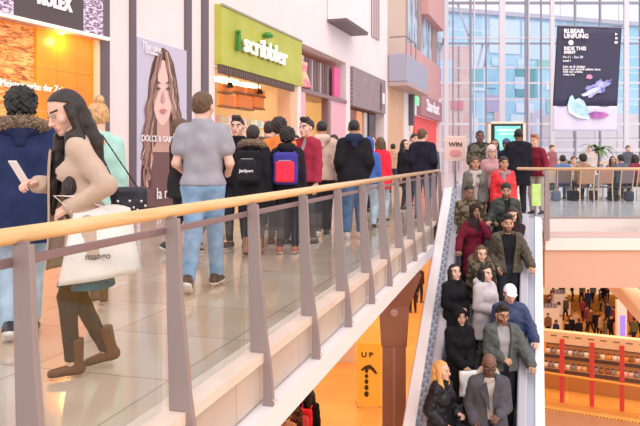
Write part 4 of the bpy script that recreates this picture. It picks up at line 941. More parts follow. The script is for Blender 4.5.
# newel / end post and lime sign at the head of the escalator
t = empty('right_balustrade', MR, 'glass balustrade with pale wood handrail along the right-hand gallery', 'balustrade')
WL = mat('pale_wood', (.72, .47, .27), .35, col2=(.78, .54, .34), scale=4, stretch=(.6, 8, 8))
mb = MB(); mb.tube([(-.1, .04, 1.0), (9, .04, 1.0)], .032, 12); mb.build('handrail', [WL], t, MR, smooth=True)
for i in range(4):
    x = .02+i*2.1
    if i == 0: mb = MB(); mb.prism([(x-.06, -.42), (x+.06, -.42), (x+.045, .97), (x-.04, .97)], -.06, -.02, 0, axis='y'); mb.build('post', [POSTM], t, MR, bevel=.005)
    mb = MB(); mb.box(x+.04, x+2.07, .03, .045, .03, .94); mb.build('glass_panel', [CLEAR], t, MR)
mb = MB(); mb.box(0, 8.8, .01, .07, .005, .04); mb.build('base_channel', [POSTM], t, MR)
mb = MB(); mb.tube([(-.1, .04, 1.0), (-.45, .5, 1.0)], .032, 12); mb.build('handrail_return', [WL], t, MR)
# digital totem
MT = frameM(G(507, 17.5), A-math.radians(4)); t = empty('digital_totem', MT, 'freestanding pale-framed digital screen showing a teal picture at escalator head', 'screen')
k_ = 17.5/FP; wz = lambda v: EYE-(v-HZ)*k_
mb = MB(); W2 = 18.5*k_
mb.box(-W2, W2, 0, .2, .02, 1.1, 0); mb.box(-W2, -W2+.07, 0, .2, 1.1, wz(121.5), 0); mb.box(W2-.07, W2, 0, .2, 1.1, wz(121.5), 0); mb.box(-W2, W2, 0, .2, wz(121.5)-.06, wz(121.5), 0); mb.build('casing', [mat('cream_casing', (.82, .72, .56), .4)], t, MT, bevel=.01)
mb = MB(); mb.box(-W2+.07, W2-.07, .02, .18, 1.1, wz(121.5)-.06); mb.build('bezel', [mat('bezel_black', (.015, .015, .02), .3)], t, MT)
mb = MB(); mb.box(-W2+.16, W2-.13, .0, .03, 1.3, wz(126)); mb.build('screen', [mat('teal_screen', (.10, .50, .46), .3, col2=(.25, .68, .6), scale=3, emit=.5)], t, MT)
mb = MB(); mb.box(-.25, .28, -.01, .01, wz(131), wz(129.2), 0); mb.box(-.2, .2, -.01, .01, wz(134.5), wz(133.5), 0); mb.build('screen_text', [mat('screen_white', (.6, .85, .8), .4, emit=.5)], t, MT)
# poster stand
MS = frameM(G(455.5, 15.6), A-math.radians(0)); t = empty('poster_stand', MS, 'freestanding pink poster board beside the handrail end', 'sign'); k_ = 15.6/FP
mb = MB(); mb.box(-9.5*k_, 9.5*k_, 0, .03, EYE-2*k_, EYE+21*k_); mb.build('board', [mat('board_peach', (.84, .58, .50), .5)], t, MS)
mb = MB(); mb.box(-10.5*k_, 10.5*k_, .005, .04, EYE-3*k_, EYE+22*k_); mb.build('frame', [mat('frame_cream', (.8, .7, .62), .4)], t, MS)
mb = MB(); mb.tube([(0, .03, .02), (0, .03, 1.2)], .025); mb.lathe([(.18, 0), (.18, .02), (.03, .03)], (0, .03, 0), 16); mb.build('stand', [POSTM], t, MS)
V, F = text_arrays('WIN', .13, .004, .004); mb = MB(); mb.add([(x*1.1, -.008-z, 1.48+y) for x, y, z in V], F); mb.build('lettering', [mat('print_brown', (.12, .05, .05), .5)], t, MS)
mb = MB(); mb.lathe([(0, 0), (.1, 0), (.1, .01), (0, .012)], (0, 0, 0), 16); mb.v = [(x*1.3, -.004-z, 1.33+y*.8) for x, y, z in mb.v]; mb.build('oval_print', [mat('print_rose', (.75, .3, .32), .5)], t, MS)
# lime bag hanging by the newel
ML = frameM(G(536, 13.6), A); t = empty('newel_sign', ML, 'lime green card on slim post at head of escalator', 'sign'); k_ = 13.6/FP
mb = MB(); mb.box(-4.5*k_, 4.5*k_, -.03, .0, EYE-48*k_, EYE-26*k_); mb.build('card', [mat('bright_lime', (.42, .75, .12), .5, col2=(.6, .85, .35), scale=8)], t, ML, bevel=.008)
mb = MB(); mb.tube([(0, .03, .01), (0, .03, EYE-26*k_)], .02); mb.build('post', [POSTM], t, ML)
# ================================================================== LOWER LEVELS
ORF = brickmat('amber_floor_tiles', (.78, .47, .17), (.84, .53, .21), (.62, .36, .12), 1.2, 1.2, .008, rough=.35)
WARM = mat('warm_lower_wall', (.80, .50, .28), .6, col2=(.9, .66, .4), scale=1.2)
flo([(-22, -7), (.13, -7), p14(525, 18.5), p14(525, 34), (-22, 30)], -5.5, -5.2, 'floor', [ORF, WHITE])
flo([(.13, -7), (30, -7), p14(1500, 21.5), p14(525, 21.5), p14(525, 18.5)], -5.5, -5.2, 'floor', [ORF, mat('salmon_band', (.70, .41, .30), .5)])
flo([p14(330, 22), p14(1300, 22), p14(1300, 61), p14(300, 61)], -10.7, -10.4, 'floor', [brickmat('deep_amber_tiles', (.90, .38, .035), (.94, .46, .06), (.7, .28, .03), 1.2, 1.2, .008, rough=.9), WHITE])
mb = MB(); mb.box(-14, 60, 0, .4, -10.4, -.95); struct('wall_back', mb, [WARM], frameM(G(330, 61), A))
mb = MB(); mb.box(-24, -23.6, -7, 33, -5.2, -.6); struct('wall_left', mb, [WARM])
mb = MB(); mb.box(-24, 1, 33.0, 33.4, -5.2, -.6); struct('wall_back', mb, [WARM])
for (u, Z, z, sx, sy, e, c) in ((640, 30, -1.1, 12, 22, 1500, (1, .72, .42)), (640, 18, -1.6, 5, 4, 110, (1, .80, .55)), (345, 17, -.75, 3, 8, 200, (1, .62, .28)), (330, 27, -.75, 8, 8, 420, (1, .62, .28))):
    l = bpy.data.lights.new('ceiling_wash', 'AREA'); l.shape = 'RECTANGLE'; l.size = sx; l.size_y = sy; l.energy = e; l.color = c
    o = bpy.data.objects.new('ceiling_wash', l); COL.objects.link(o); p = G(u, Z, z); 
    if u < 400: p.x = min(p.x, -2.2-sx/2)
    o.matrix_world = Matrix.Translation(p)@Matrix.Rotation(A, 4, 'Z')
# arrow board
MAr = frameM(G(369, 18.0, 0), A); k_ = 18/FP
t = empty('arrow_board', frameM(G(369, 18.0, -5.2), A), 'yellow standing board with black up arrow on the lower floor', 'sign')
YEL = mat('amber_board', (1, .60, .08), .5)
zt = EYE-(343-HZ)*k_; zb = -5.2
mb = MB(); mb.box(-12.2*k_, 12.2*k_, 0, .04, zb+.02, zt); mb.build('board', [YEL], t, MAr, bevel=.01)
mb = MB(); mb.box(-12.2*k_, -10*k_, .04, .4, zb, zb+.03); mb.box(10*k_, 12.2*k_, .04, .4, zb, zb+.03); mb.build('foot', [POSTM], t, MAr)
BLK = mat('print_black', (.05, .025, .01), .5); zz = lambda v: EYE-(v-HZ)*k_
ax_ = lambda u: (u-369)*k_
mb = MB()
for i, v in enumerate((394, 387.5, 381.5, 376, 371)):
    rr = 2.4-.2*i; mb.prism([(ax_(366.5)+rr*k_*math.cos(q*math.pi/4), zz(v)+rr*1.25*k_*math.sin(q*math.pi/4)) for q in range(8)], -.008, -.002, 0, axis='y')
mb.build('arrow_print', [BLK], t, MAr)
mb = MB(); mb.prism([(ax_(a), zz(b)) for a, b in ((361, 369.5), (365, 366), (370, 364.5), (374, 368), (377.5, 373.5), (375.5, 374), (371.5, 370), (369, 368.6), (367.5, 372), (366, 372), (366.5, 368.8), (362, 371))], -.008, -.002, 0, axis='y'); mb.build('arrow_head_print', [BLK], t, MAr)
V, F = text_arrays('U P', .17, .003, .006); mb = MB(); mb.add([(-.05+x*1.2, -.005-z, zz(357)+y) for x, y, z in V], F); mb.build('lettering', [BLK], t, MAr)
# pale block beside it, put in for a paler zone there
MK = frameM(G(345, 22, -5.2), A); mb = MB(); mb.box(-.5, .33, 0, .5, 0, 2.2); mb.box(-.56, .39, -.03, .55, 2.2, 2.28)
tag(mb.build('pale_block', [mat('block_rose_white', (.80, .64, .54), .5)], None, MK), 'pale rose block left of the yellow arrow board', 'pale_block')
# red-post barrier
a = G(541, 18.35); b = G(650, 17.2); rzR = math.atan2((b-a).y, (b-a).x); Lr = (b-a).length; a.z = -5.2; MRR = frameM(a, rzR); k_ = 18.1/FP
t = empty('barrier', MRR, 'lower-level barrier with red posts, cream top beam and amber panels', 'barrier')
CRB = mat('cream_beam', (.92, .70, .48), .45); REDP = mat('red_post', (.75, .07, .07), .45); AMP = glassmat('amber_panel', (.99, .92, .76), .03)
mb = MB(); mb.box(0, Lr, -.05, .2, 1.62, 1.92)
for i in range(9): mb.box(.25+i*.3, .4+i*.3, -.056, -.05, 1.80, 1.83, 1)
mb.build('top_beam', [CRB, mat('brown_mark', (.25, .12, .08), .5)], t, MRR)
for i, u in enumerate((563.5, 594, 623.5)):
    x = (u-541)/(650-541)*Lr; mb = MB(); mb.box(x-.055, x+.055, -.1, -.04, .12, 1.75); mb.build('post', [REDP], t, MRR, bevel=.01)
mb = MB(); mb.tube([(0, -.12, .85), (Lr, -.12, .80)], .03); mb.build('rail', [mat('amber_rail', (.9, .45, .08), .4)], t, MRR)
for i in range(4): mb = MB(); mb.box(i*Lr/4+.03, (i+1)*Lr/4-.03, 0, .02, .12, .80); mb.build('panel', [AMP], t, MRR)
mb = MB(); mb.box(0, Lr, -.06, .12, 0, .12); mb.build('base', [mat('amber_base', (.85, .42, .1), .5)], t, MRR)
mb = MB(); n = 64
for i in range(n):
    x = i*Lr/n; mb.prism([(x, 0), (x+Lr/n, 0), (x+Lr/n+.03, .06), (x+.03, .06)], .002, .012, i % 2)
mb.v = [(x, y-.42, z) for x, y, z in mb.v]
tag(mb.build('hazard_tape', [mat('tape_black', (.03, .03, .03), .5), mat('tape_yellow', (.95, .6, .05), .5)], None, MRR), 'black and yellow hazard tape on the floor before the red-post barrier', 'tape')
mb = MB(); mb.box(-.5, 6, -3.5, -.47, 0, .01); struct('trim_11', mb, [mat('rose_brown_edge', (.42, .24, .17), .5)], MRR)
# tiered stall
MSt = frameM(G(541, 19.6, -5.2), rzR); 
t = empty('market_stall', MSt, 'three-tier market stall behind the red-post barrier', 'stall')
for j in range(3):
    mb = MB(); mb.box(0, 3.3, j*.45, j*.45+.45, 0, .55+j*.28, 0); mb.box(0, 3.3, j*.45-.02, j*.45, .47+j*.28, .57+j*.28, 1); mb.build('tier', [mat('stall_wood', (.5, .26, .12), .6), mat('stall_edge', (.10, .06, .06), .5)], t, MSt)
GC = [('orange', (.9, .35, .06)), ('golden', (.9, .55, .2)), ('white', (.9, .85, .8)), ('brown', (.35, .14, .06)), ('pale pink', (.9, .6, .55)), ('slate', (.3, .3, .38)), ('cream', (.9, .75, .6))]
protos = {}
for j in range(3):
    for i in range(22):
        ci = int(rng.integers(0, 7)) if i > 5 else (5 if i % 2 else 2)
        x = .09+i*.146+.02*rng.random(); z = .55+j*.28; M_ = MSt@Matrix.Translation((x, j*.45+.2, z)); lb = '%s round jar on the stall\'s %s tier' % (GC[ci][0], ('front', 'middle', 'top')[j]); gp = '%s jars on the %s tier' % (GC[ci][0], ('front', 'middle', 'top')[j])
        if ci not in protos:
            o = empty('jar', M_, lb, 'jar', gp); mb = MB(); mb.lathe([(.05, 0), (.065, .03), (.065, .10), (.04, .13)], (0, 0, 0), 10); mb.build('glass_body', [mat('goods_'+GC[ci][0].replace(' ', '_'), GC[ci][1], .5)], o, M_, smooth=True)
            mb = MB(); mb.lathe([(.045, .13), (.045, .16)], (0, 0, 0), 10); mb.build('lid', [mat('lid_dark', (.08, .05, .05), .4)], o, M_); protos[ci] = o
        else: copy_tree(protos[ci], M_, lb, gp)
ML2 = frameM(G(622, 21.0, -5.2), A); mb = MB(); mb.box(-.15, .15, 0, .12, 0, 2.15, 0); mb.box(-.06, .1, -.01, 0, .3, 1.7, 1)
tag(mb.build('light_column', [mat('lilac_white', (.85, .8, .9), .4), mat('violet_glow', (.25, .2, .9), .4, emit=.6)], None, ML2), 'slim white column with violet-blue lit strip beyond the barrier', 'light column')
pa = P(611, 286, 16); pb_ = P(662, 342, 15.2); d = pb_-pa; MIn = Matrix.Translation(pa)@Matrix.Rotation(math.atan2(d.y, d.x), 4, 'Z')@Matrix.Rotation(-math.atan2(d.z, math.hypot(d.x, d.y)), 4, 'Y')
mb = MB(); mb.box(-.6, d.length+1.5, 0, .9, -.09, .09, 0); mb.box(-.6, d.length+1.5, 0, .06, .09, .13, 1)
tag(mb.build('inclined_beam', [mat('beam_salmon', (.90, .60, .47), .5), CRB], None, MIn), 'pale inclined beam crossing under the right gallery', 'beam')
# lower level shopfronts, far
for u, wd, c, lb in ((552, 5, (.88, .78, .7), 'white lit'), (575, 4, (.75, .3, .2), 'brick red'), (596, 3.5, (.9, .55, .2), 'amber'), (618, 4, (.35, .16, .12), 'dark brown'), (640, 4, (.8, .4, .25), 'coral')):
    Mx = frameM(G(u, 59.5, -10.4), A); t = empty('far_shopfront', Mx, '%s shopfront at the far end of lowest level' % lb, 'shopfront')
    mb = MB(); mb.box(-wd*.2, wd*.2, 0, .4, 3, 4.2); mb.build('fascia', [mat('fascia_'+lb.replace(' ', '_'), c, .5)], t, Mx)
    mb = MB(); mb.box(-wd*.2, wd*.2, .1, .4, 0, 3); mb.build('shop_window', [mat('lit_window', (1, .72, .42), .4, emit=.5)], t, Mx)
for u, Z, lb in ((552, 47, 'left'), (561, 52, 'middle')):
    Mx = frameM(G(u, Z, -10.4), A); t = empty('display_stand', Mx, 'white display stand on lowest level, %s one' % lb, 'stand')
    mb = MB(); mb.box(-.7, .7, 0, .7, 0, .9); mb.box(-.5, .5, .1, .6, .9, 1.5); mb.build('counter', [mat('white_stand', (.9, .85, .8), .5)], t, Mx)
    for q in range(4): mb = MB(); mb.box(-.4+q*.22, -.25+q*.22, .2, .35, 1.5, 1.8); mb.build('display_box', [mat('goods_slate', (.3, .3, .38), .5)], t, Mx)

# ================================================================== CAFE ON THE RIGHT GALLERY
WOODC = mat('chair_beech', (.72, .50, .34), .4)
def chair(M_, label, back=(.42, .2, .1)):
    t = empty('cafe_chair', M_, label, 'chair', 'cafe chairs')
    del t['group']
    mb = MB(); mb.box(-.21, .21, -.21, .21, .38, .415); mb.build('seat', [mat('seat_dark', (.10, .07, .07), .5)], t, M_, bevel=.01)
    bm = mat('back_%02x%02x' % (int(back[0]*255), int(back[1]*255)), back, .5)
    mb = MB(); mb.add([(-.2, -.2, .5), (.2, -.2, .5), (.2, -.27, .86), (-.2, -.27, .86), (-.2, -.23, .5), (.2, -.23, .5), (.2, -.30, .86), (-.2, -.30, .86)], [(0, 1, 2, 3), (7, 6, 5, 4), (0, 4, 5, 1), (1, 5, 6, 2), (2, 6, 7, 3), (3, 7, 4, 0)]); mb.build('backrest', [bm], t, M_, bevel=.01)
    for sx in (-1, 1):
        mb = MB(); mb.tube([(sx*.2, -.23, 0), (sx*.19, -.2, .4), (sx*.19, -.29, .88)], .018, 6); mb.build('leg', [WOODC], t, M_)
        mb = MB(); mb.tube([(sx*.2, .2, 0), (sx*.18, .18, .4)], .018, 6); mb.build('leg', [WOODC], t, M_)
def table(M_, label):
    t = empty('cafe_table', M_, label, 'table')
    mb = MB(); mb.lathe([(.0, .72), (.36, .72), (.38, .735), (.36, .75), (0, .75)], (0, 0, 0), 24); mb.build('table_top', [mat('table_white', (.85, .78, .74), .3)], t, M_)
    mb = MB(); mb.tube([(0, 0, .02), (0, 0, .72)], .035); mb.build('pedestal', [POSTM], t, M_)
    mb = MB(); mb.lathe([(.24, 0), (.24, .015), (.05, .03)], (0, 0, 0), 20); mb.build('base', [POSTM], t, M_)
for u, Z, ph, lb, bk in ((584, 19.7, 180, 'tan-backed cafe chair holding the black-haired diner in a tan coat', (.45, .24, .14)), (603, 19.9, 175, 'empty reddish-brown cafe chair in the middle of the cafe', (.45, .22, .15)),
                         (563, 20.2, 170, 'cafe chair under the diner in blue denim', (.2, .13, .12)), (622, 20.0, 190, 'cafe chair under the diner in dark slate jacket', (.2, .14, .14)), (636.5, 20.4, 200, 'cafe chair at the right frame edge under the maroon diner', (.3, .14, .12)),
                         (549, 20.4, 160, 'empty pale beige cafe chair nearest the newel post', (.62, .46, .34)), (573, 21.6, 0, 'far-side cafe chair facing the camera behind the left table', (.4, .25, .2)), (612, 21.8, 0, 'far-side cafe chair facing the camera behind the right table', (.4, .25, .2))):
    d = RT*math.sin(math.radians(ph))-FW*math.cos(math.radians(ph)); chair(frameM(G(u, Z), math.atan2(-d.x, d.y)), lb, bk)
for u, Z, lb in ((568, 20.9, 'round cafe table nearest the newel'), (594, 21.0, 'round cafe table in the middle'), (621, 20.9, 'round cafe table on the right')): table(frameM(G(u, Z), A), lb)
MBk = frameM(G(541, 31), A); t = empty('far_balustrade', MBk, 'distant wooden-topped balustrade behind the cafe', 'balustrade')
mb = MB(); mb.box(-3, 9, 0, .08, .96, 1.06); mb.build('handrail', [WL], t, MBk)
for i in range(9): mb = MB(); mb.box(-2.5+i*1.3, -2.44+i*1.3, 0, .06, 0, .96); mb.build('post', [POSTM], t, MBk)
for u, Z, lb, hgt in ((598, 29.5, 'tall potted palm behind the cafe', 2.1), (572, 29, 'small bushy potted plant behind the cafe', 1.3)):
    Mp = frameM(G(u, Z), 0); t = empty('potted_palm', Mp, lb, 'plant')
    mb = MB(); mb.lathe([(.22, 0), (.3, .5), (.32, .55), (.28, .55)], (0, 0, 0), 18); mb.build('pot', [mat('pot_grey', (.35, .3, .3), .6)], t, Mp)
    mb = MB(); mb.tube([(0, 0, .5), (.03, 0, hgt*.6), (0, .02, hgt*.75)], [.05, .04, .03]); mb.build('trunk', [mat('palm_trunk', (.2, .12, .07), .8)], t, Mp)
    mb = MB()
    for i in range(26):
        a_ = i*2.4; L = .55+.35*rng.random(); el_ = .2+1.0*rng.random(); pts = []
        for q in range(7):
            r_ = q/6; pts.append(Vector((math.cos(a_)*L*r_, math.sin(a_)*L*r_, hgt*.72+L*(el_*r_-.9*r_*r_))))
        nn = Vector((-math.sin(a_), math.cos(a_), 0)); V = []
        for q, p_ in enumerate(pts): wd = .07*math.sin(math.pi*min(1, .15+q/6*.85)); V += [p_-nn*wd, p_+Vector((0, 0, .02)), p_+nn*wd]
        F = []
        for q in range(6): F += [(q*3, q*3+1, q*3+4, q*3+3), (q*3+1, q*3+2, q*3+5, q*3+4)]
        mb.add(V, F)
    mb.build('fronds', [mat('palm_green', (.10, .17, .05), .5, col2=(.2, .3, .1), scale=10)], t, Mp)
# ================================================================== PEOPLE
UZ = lambda vt, H: (H-EYE)*FP/(HZ-vt)
def bag3(name, label, cat, M_, half, col, kind='shiny', parts=()):
    t = empty(name, M_, label, cat); V, F = smesh([('b', (0, 0, 0), (half[0]-.03, half[1]-.03, half[2]-.03), .03, .01)], .02, disp=lump(.006, 25)); link('bag_body', mesh_from('bag_body', V, F), fab(col, kind), t, M_)
    return t
def backpack(I, label, col, pocket, size=(.15, .08, .2), text=None):
    s = I['s']; c = I['up'](0, -.235, 1.2); M_ = I['M']@Matrix.Translation(c)
    t = empty('backpack', M_, label, 'backpack')
    V, F = smesh([('b', (0, 0, 0), (size[0]-.05, size[1]-.05, size[2]-.05), .05, .02), ('b', (0, .01, size[2]*.55), (size[0]*.5, size[1]-.06, .03), .04, .04)], .016, disp=lump(.004, 30)); link('bag_body', mesh_from('b', V, F), fab(col), t, M_)
    V, F = smesh([('b', (0, -size[1]-.005, -.04), (size[0]*.6, .012, size[2]*.52), .025, .01)], .014); link('front_pocket', mesh_from('b', V, F), fab(pocket), t, M_)
    for sd in (-1, 1):
        V, F = smesh([('c', (sd*.09, size[1]-.02, .17), (sd*.10, .17, .26), .018, .018, .01), ('c', (sd*.10, .17, .26), (sd*.11, .33, .2), .018, .018, .01), ('c', (sd*.11, .33, .2), (sd*.13, .36, .0), .018, .018, .01)], .012); link('shoulder_strap', mesh_from('b', V, F), fab(col), t, M_)
    mb = MB(); mb.box(-size[0]*.5, size[0]*.5, -size[1]-.012, -size[1]+.004, .095, .103); mb.build('zip', [mat('zip_grey', (.5, .48, .48), .4)], t, M_)
    if text:
        V, F = text_arrays(text, .05, .002, .001); mb = MB(); mb.add([(x, -size[1]-.048-z, -.06+y) for x, y, z in V], F); mb.build('lettering', [LW], t, M_)
    return t

# --- near woman with phone and bag
W = person('long dark-haired woman in open beige trench coat holding a phone, near the handrail', G(88, 3.98), -66, H=1.60, sex='f', res=.012, hair='draped', hairc='dark', top=(.52, .385, .30), puff=.022, hem=.72, shirt=(.01, .01, .012), openw=.15,
           pants=(.012, .012, .015), pw=.004, shoes=(.10, .035, .015), shoek='boot', sole=(.03, .02, .02), legs='walkL', stride=.10, arms=(((.13, .25, 1.22), (.8, -.2, -1), 'grip'), ((.13, .10, 1.06), (.4, -1, -.2), 'grip')), lean=.17, head=(16, -26), skirt=(.49, .93, (.01, .12, .17)), extras=(('coat_front', (.50, .37, .285)),))
wrR = W['wr'][1]; wrL = W['wr'][-1]
Mph = W['M']@Matrix.Translation((wrR[0]-.01, wrR[1]+.09, wrR[2]+.07))@Matrix.Rotation(.6, 4, 'Z')@Matrix.Rotation(-.6, 4, 'X')
t = empty('phone', Mph, 'white smartphone held up by the woman in the beige coat', 'phone')
mb = MB(); mb.box(-.037, .037, -.004, .004, -.075, .075); mb.build('case', [mat('phone_white', (.88, .84, .86), .3)], t, Mph, bevel=.004)
mb = MB(); mb.box(-.033, .033, -.006, -.004, -.065, .065); mb.build('screen', [mat('phone_glass', (.1, .1, .13), .1)], t, Mph)
Mb = W['M']@Matrix.Translation((wrL[0]-.03, wrL[1]+.06, wrL[2]+.02))
t = empty('shopping_bag', Mb@Matrix.Translation((0, 0, -.36)), 'cream carrier bag with small line of lettering hanging from woman\'s wrist', 'bag')
def baglump(X, Y, Z): return .006*np.sin(Z*22+Y*9)*np.sin(Y*18+X*3)
mb = MB(); ny, nz = 10, 12
def bagp(sd, j, i):
    r_ = j/nz; q = i/ny; y = (-.34-.09*r_)+(.30+.14*r_)*q-.02+.03*r_; z = -.03-.36*r_-.05*q*r_+.02*math.sin(q*5)*(1-r_); x = sd*(.015+.045*r_*math.sin(math.pi*q)**.5+.006*math.sin(q*11+r_*8)); return (x, y-.02, z)
V = [bagp(-1, j, i) for j in range(nz+1) for i in range(ny+1)]+[bagp(1, j, i) for j in range(nz+1) for i in range(ny+1)]
n1 = (nz+1)*(ny+1); F = []
for j in range(nz):
    for i in range(ny): a_ = j*(ny+1)+i; F += [(a_, a_+ny+1, a_+ny+2, a_+1), (n1+a_, n1+a_+1, n1+a_+ny+2, n1+a_+ny+1)]
for i in range(ny): a_ = nz*(ny+1)+i; F.append((a_, n1+a_, n1+a_+1, a_+1))
for j in range(nz): a_ = j*(ny+1); F.append((a_, n1+a_, n1+a_+ny+1, a_+ny+1)); b_ = a_+ny; F.append((b_, b_+ny+1, n1+b_+ny+1, n1+b_))
mb.add(V, F); o = mb.build('bag_body', [mat('bag_cream', (.82, .74, .70), .6, col2=(.86, .79, .76), scale=6, bump=.4)], t, Mb, smooth=True)
for sd in (-1, 1): mb = MB(); mb.tube([(sd*.012, -.28, -.04), (sd*.01, -.08, .04), (sd*.01, .02, .045), (sd*.012, -.07, -.04)], .005, 6); mb.build('handle', [mat('bag_cream', (.82, .74, .70), .6)], t, Mb)
V, F = text_arrays('mango', .05, .001, .001); mb = MB(); mb.add([(-.068, -x-.20, -.30+y) for x, y, z in V], F); mb.build('lettering', [mat('bag_print', (.25, .2, .2), .5)], t, Mb)
# shoulder handbag behind her
c = W['up'](.0, -.27, 1.02); Mh = W['M']@Matrix.Translation(c); t = empty('handbag', Mh, 'black studded shoulder bag behind the woman in beige coat', 'handbag')
V, F = smesh([('b', (0, 0, 0), (.03, .07, .05), .03, .02)], .014, disp=lump(.006, 40)); link('bag_body', mesh_from('b', V, F), fab((.02, .02, .03), 'shiny'), t, Mh)
V, F = smesh([('c', (0, .08, .09), (.02, .2, .38), .005, .005, .004), ('c', (0, -.05, .07), (.02, .15, .38), .005, .005, .004)], .006); link('strap', mesh_from('b', V, F), fab((.02, .02, .03)), t, Mh)
for i in range(8): mb = MB(); mb.lathe([(0, 0), (.008, .002), (0, .008)], (0, 0, 0), 8); mb.v = [(-.062-z, -.08+.022*i+x, -.03+.03*math.sin(i*2)+y) for x, y, z in mb.v]; mb.build('stud', [mat('bolt_steel', (.75, .68, .66), .25, metal=.6)], t, Mh)
# --- man in navy parka at left edge
person('person in navy hooded parka with brown fur trim at left frame edge', G(21, 4.75), -160, H=1.68, res=.014, hair='curly', hairc='black', top=(.02, .03, .085), topk='cloth', puff=.05, hem=.68, pants=(.30, .40, .50), pantsk='denim', pw=.02, shoes=(.03, .03, .04), sole=(.8, .78, .76), legs='walk', stride=.1, extras=(('furhood',),), arms=('pocket', 'pocket'), skin='mid', build=1.08, lean=.05)
person('woman with blonde bun and mint green coat behind the handbag', G(98, UZ(104, 1.66)), -150, H=1.66, sex='f', res=.018, hair='bun', hairc='blonde', top=(.38, .62, .55), puff=.03, hem=.6, pants=(.45, .35, .3), shoes=(.1, .05, .03), shoek='boot', head=(0, -10), legs='walk', stride=.14)
# --- man in grey t-shirt
person('back-turned man in grey t-shirt and light blue jeans', G(203, 6.45), 176, H=1.82, res=.014, hair='short', hairc='brown', skin='pale', top=(.34, .32, .36), tee=True, puff=.027, hem=.93, pants=(.17, .28, .42), pantsk='denim', pw=.022, shoes=(.04, .03, .03), sole=(.85, .82, .8),
       legs='walk', stride=.22, arms=(((.19, .22, 1.06), (.3, -1, 0), 'relax'), ((.19, .2, 1.02), (.3, -1, 0), 'relax')), head=(-14, 0), build=1.04)
person('shopper in black coat between the fashion poster and man in grey t-shirt', G(180, UZ(119, 1.72)), 120, H=1.72, res=.022, hair='short', hairc='brown', top=(.02, .018, .02), hem=.72, arms=('pocket', 'down'), legs='walk', stride=.12)
I = person('person in brown boots mostly hidden behind the man in grey t-shirt', G(210, 9.4), 150, H=1.6, sex='f', res=.022, hair='bob', hairc='dark', top=(.05, .04, .045), hem=.7, pants=(.2, .12, .1), shoes=(.2, .08, .04), shoek='boot', sole=(.06, .03, .02), legs='walk', stride=.18)
person('dark-haired man in black jacket facing the camera before the card shop', G(237.5, UZ(118, 1.76)), -8, H=1.76, res=.02, hair='quiff', hairc='dark', top=(.015, .014, .018), puff=.028, hem=.85, pants=(.03, .03, .04), arms=('pocket', 'pocket'))
I = person('woman in black fur-hooded coat wearing a black backpack', G(253, 8.7), 172, H=1.62, sex='f', res=.02, hair='short', hairc='dark', top=(.015, .014, .017), puff=.045, hem=.7, pants=(.03, .03, .035), shoes=(.25, .12, .06), shoek='boot', sole=(.08, .04, .03), extras=(('furhood',),), legs='walk', stride=.1, build=1.08)
backpack(I, 'black backpack with small white lettering on fur-hooded coat', (.015, .015, .018), (.02, .02, .024), text='JanSport')
person('curly-haired person in bright orange jacket before the card shop', G(279, 9.75), 168, H=1.76, res=.02, hair='curly', hairc='dark', top=(.9, .25, .06), puff=.035, hem=.8, head=(10, 0))
person('dark-haired person behind the orange jacket', G(270, 11.6), 150, H=1.82, res=.022, hair='short', hairc='dark', top=(.2, .12, .1))
I = person('person in black hooded jacket wearing a red and blue backpack', G(287.5, 8.9), 176, H=1.59, sex='f', res=.018, hair='curly', hairc='black', skin='mid', top=(.018, .016, .022), puff=.045, hem=.8, pants=(.02, .02, .03), shoes=(.4, .1, .06), sole=(.7, .65, .62), extras=(('hood',),), build=1.05)
backpack(I, 'red backpack with blue trim on black hooded jacket', (.06, .05, .28), (.85, .04, .08), size=(.155, .08, .2))
person('young man in maroon gilet looking left before the fashion shop', G(307, UZ(119.5, 1.76)), -42, H=1.76, res=.02, hair='quiff', hairc='dark', top=(.35, .03, .06), puff=.035, shirt=(.4, .38, .4), openw=.04)
person('back-turned man in beige hooded sweatshirt and loose black trousers', G(322, 10.9), 180, H=1.79, res=.018, hair='fade', hairc='black', skin='tan', top=(.64, .46, .38), puff=.035, hem=.86, pants=(.02, .02, .025), pw=.03, shoes=(.05, .05, .05), sole=(.85, .8, .78), extras=(('hood',),), arms=('pocket', 'pocket'), legs='walk', stride=.08)
person('back-turned man in black hooded sweatshirt and blue jeans', G(354, 10.6), 178, H=1.79, res=.018, hair='fade', hairc='black', skin='tan', top=(.014, .013, .018), puff=.042, hem=.83, pants=(.06, .12, .24), pantsk='denim', pw=.028, shoes=(.6, .5, .5), sole=(.85, .8, .78), extras=(('hood', (.02, .03, .07)),), arms=('pocket', 'pocket'), build=1.1)
person('small far shopper with dark hair between the beige and black sweatshirts', G(334, 14.6), -20, H=1.70, res=.03, hair='short', hairc='dark', top=(.5, .2, .25))
person('child in cobalt blue hooded top beside black sweatshirt', G(368.5, 11.9), 172, H=1.55, res=.022, sex='f', hair='hoodup', hatc=(.05, .12, .45), top=(.06, .13, .42), puff=.035, pants=(.4, .5, .6), pantsk='denim', extras=())
person('woman in bright red coat with light hair, beyond black sweatshirt', G(380.5, 13.2), 150, H=1.60, sex='f', res=.022, hair='bob', hairc='brown', top=(.85, .03, .06), puff=.035, hem=.7, pants=(.4, .5, .6), pantsk='denim')
person('man in pale shirt behind the blue hood', G(372, 15.5), 10, H=1.72, res=.03, hair='short', hairc='brown', top=(.75, .65, .65))
person('broad man in dark navy jacket near the far end of the handrail', G(422.5, 13.9), 165, H=1.79, res=.02, hair='short', hairc='brown', skin='pale', top=(.015, .015, .028), puff=.045, hem=.82, pants=(.06, .09, .18), pantsk='denim', head=(-25, 0), build=1.1, arms=('pocket', 'pocket'))
person('woman in black coat left of broad man in navy jacket', G(405, 16.2), 40, H=1.64, sex='f', res=.026, hair='long', hairc='black', top=(.015, .012, .015), hem=.6)
person('dark-haired shopper glimpsed just behind broad man in navy jacket', G(414.5, 17.5), 20, H=1.82, res=.03, hair='short', hairc='dark', top=(.06, .04, .05))
